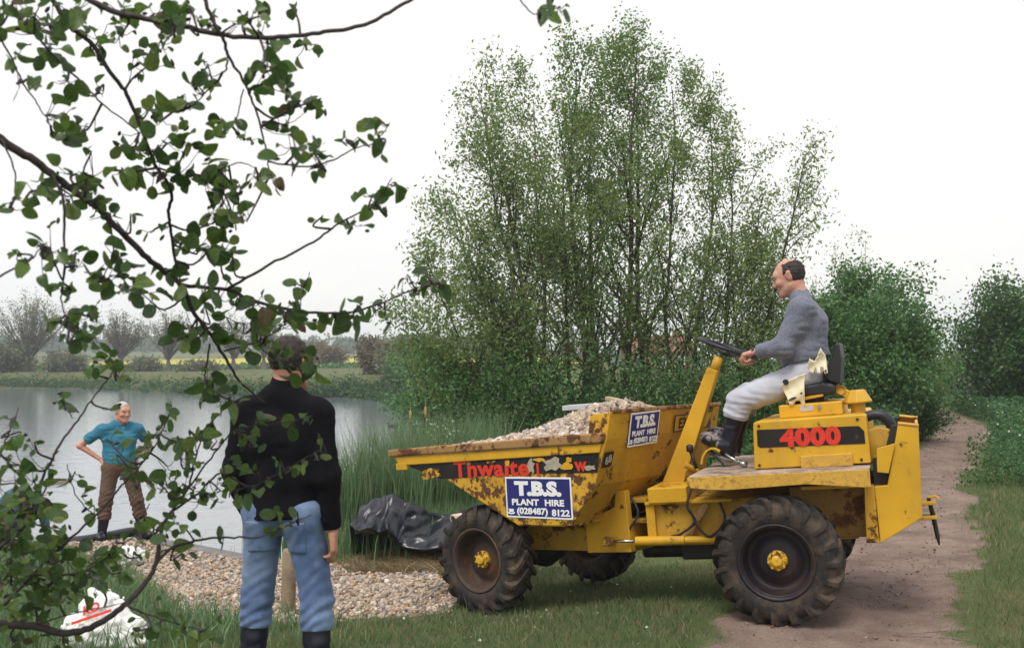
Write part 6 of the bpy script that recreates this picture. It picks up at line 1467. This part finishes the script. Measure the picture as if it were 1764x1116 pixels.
LO_C = [(20, 722, 3, 14), (28, 745, 3, 14), (105, 690, 4, 12), (115, 702, 3, 12), (185, 622, 5, 18), (160, 632, 3, 14), (200, 642, 4, 16), (15, 790, 6, 24), (42, 800, 5, 22), (60, 832, 6, 22), (20, 832, 8, 28), (72, 852, 5, 20), (10, 872, 6, 24), (40, 872, 6, 24), (90, 872, 3, 16), (128, 815, 4, 14), (140, 856, 3, 14), (158, 872, 2, 10), (105, 930, 6, 22), (80, 905, 5, 20), (20, 900, 8, 28), (30, 950, 10, 34), (70, 960, 8, 28), (110, 962, 8, 28), (20, 1000, 10, 34), (60, 1002, 8, 28), (95, 1002, 8, 28), (150, 990, 6, 24), (180, 962, 6, 24), (200, 932, 4, 18), (190, 705, 1, 5), (190, 762, 2, 10), (205, 786, 3, 14), (218, 810, 3, 14), (235, 790, 3, 14), (255, 770, 4, 14), (270, 745, 5, 16), (290, 720, 4, 14), (295, 698, 3, 10), (240, 830, 3, 12), (262, 832, 4, 18), (280, 836, 3, 14), (285, 800, 3, 16), (302, 832, 6, 22), (312, 792, 4, 18), (330, 770, 4, 18), (347, 745, 4, 16), (362, 735, 3, 14), (372, 762, 4, 18), (330, 842, 6, 24), (352, 852, 7, 26), (377, 842, 6, 24), (402, 846, 2, 12), (385, 802, 3, 16), (412, 792, 2, 14), (422, 762, 3, 14), (300, 902, 5, 22), (265, 905, 5, 22), (240, 900, 4, 18), (250, 936, 4, 18), (285, 946, 5, 20), (310, 956, 4, 18), (320, 910, 2, 12), (385, 925, 3, 14), (350, 1085, 10, 32), (310, 1076, 6, 26), (275, 1070, 6, 26), (240, 1086, 5, 22), (205, 986, 4, 18), (165, 966, 4, 18), (235, 960, 2, 12), (110, 1102, 5, 22), (60, 1042, 8, 28), (20, 1052, 8, 28), (100, 1036, 5, 20), (30, 1102, 6, 24), (0, 920, 6, 26), (0, 980, 6, 28), (130, 1020, 5, 24), (170, 1010, 4, 20),
        (534, 717, 3, 14), (480, 727, 2, 12), (437, 735, 5, 14), (437, 765, 4, 16), (551, 753, 2, 8), (501, 809, 2, 10), (485, 797, 2, 9), (520, 795, 2, 9), (551, 784, 2, 8), (454, 828, 2, 9), (447, 809, 2, 9), (402, 846, 3, 14), (435, 845, 3, 13), (483, 899, 5, 14), (513, 886, 1, 4), (461, 918, 3, 11), (505, 740, 2, 10), (420, 742, 3, 13), (300, 760, 3, 14), (340, 800, 4, 18), (60, 765, 4, 20), (90, 790, 3, 15)]
sb_ = (-1.75, 2.75, hz(-1.75, 2.75))
alder("alder_shrub", "leafy alder shrub filling the lower left corner in front of the sacks", sb_, ([(-1.75, 2.75, sb_[2] - .1), (-1.74, 2.75, .35), (-1.7, 2.7, .8), tuple(at(-70, 1060, 2.7))], [.035, .03, .022, .013]), LO_B, LO_C, 29, "shrub", .66, 1.2)
for tgt, z0, r in ((at(60, 985, 2.9), .5, .008), (at(40, 890, 2.75), .75, .008), (at(-10, 810, 2.6), .8, .006), (at(-50, 960, 2.6), .7, .008), (at(-50, 1000, 2.7), .6, .008)):
    b = MB(); b.tube(spline([(-1.73, 2.73, z0), tuple((Vector((-1.73, 2.73, z0)) + tgt) / 2 + Vector((0, 0, .04))), tuple(tgt)], 5), list(np.linspace(r * 1.5, r * .6, 11)), 7); b.build("bough", M['alder_bark'], bpy.data.objects["alder_shrub"], Matrix.Translation(-Vector(sb_)), smooth=True)
# ------------------------------------------------------------------ hazy air
hv = NT("haze_air"); hv.n.remove(hv.b); pv_ = hv.new("VolumePrincipled"); pv_.inputs["Color"].default_value = (.86, .92, 1, 1); pv_.inputs["Density"].default_value = HAZE; pv_.inputs["Anisotropy"].default_value = .2
hv.l.new(pv_.outputs[0], hv.out.inputs["Volume"])
b = MB(); b.box(-920, 920, -220, 1520, -3.2, 26); tag(b.build("haze", hv.m), "thin grey haze in the air towards the far wood", "haze", kind="stuff")
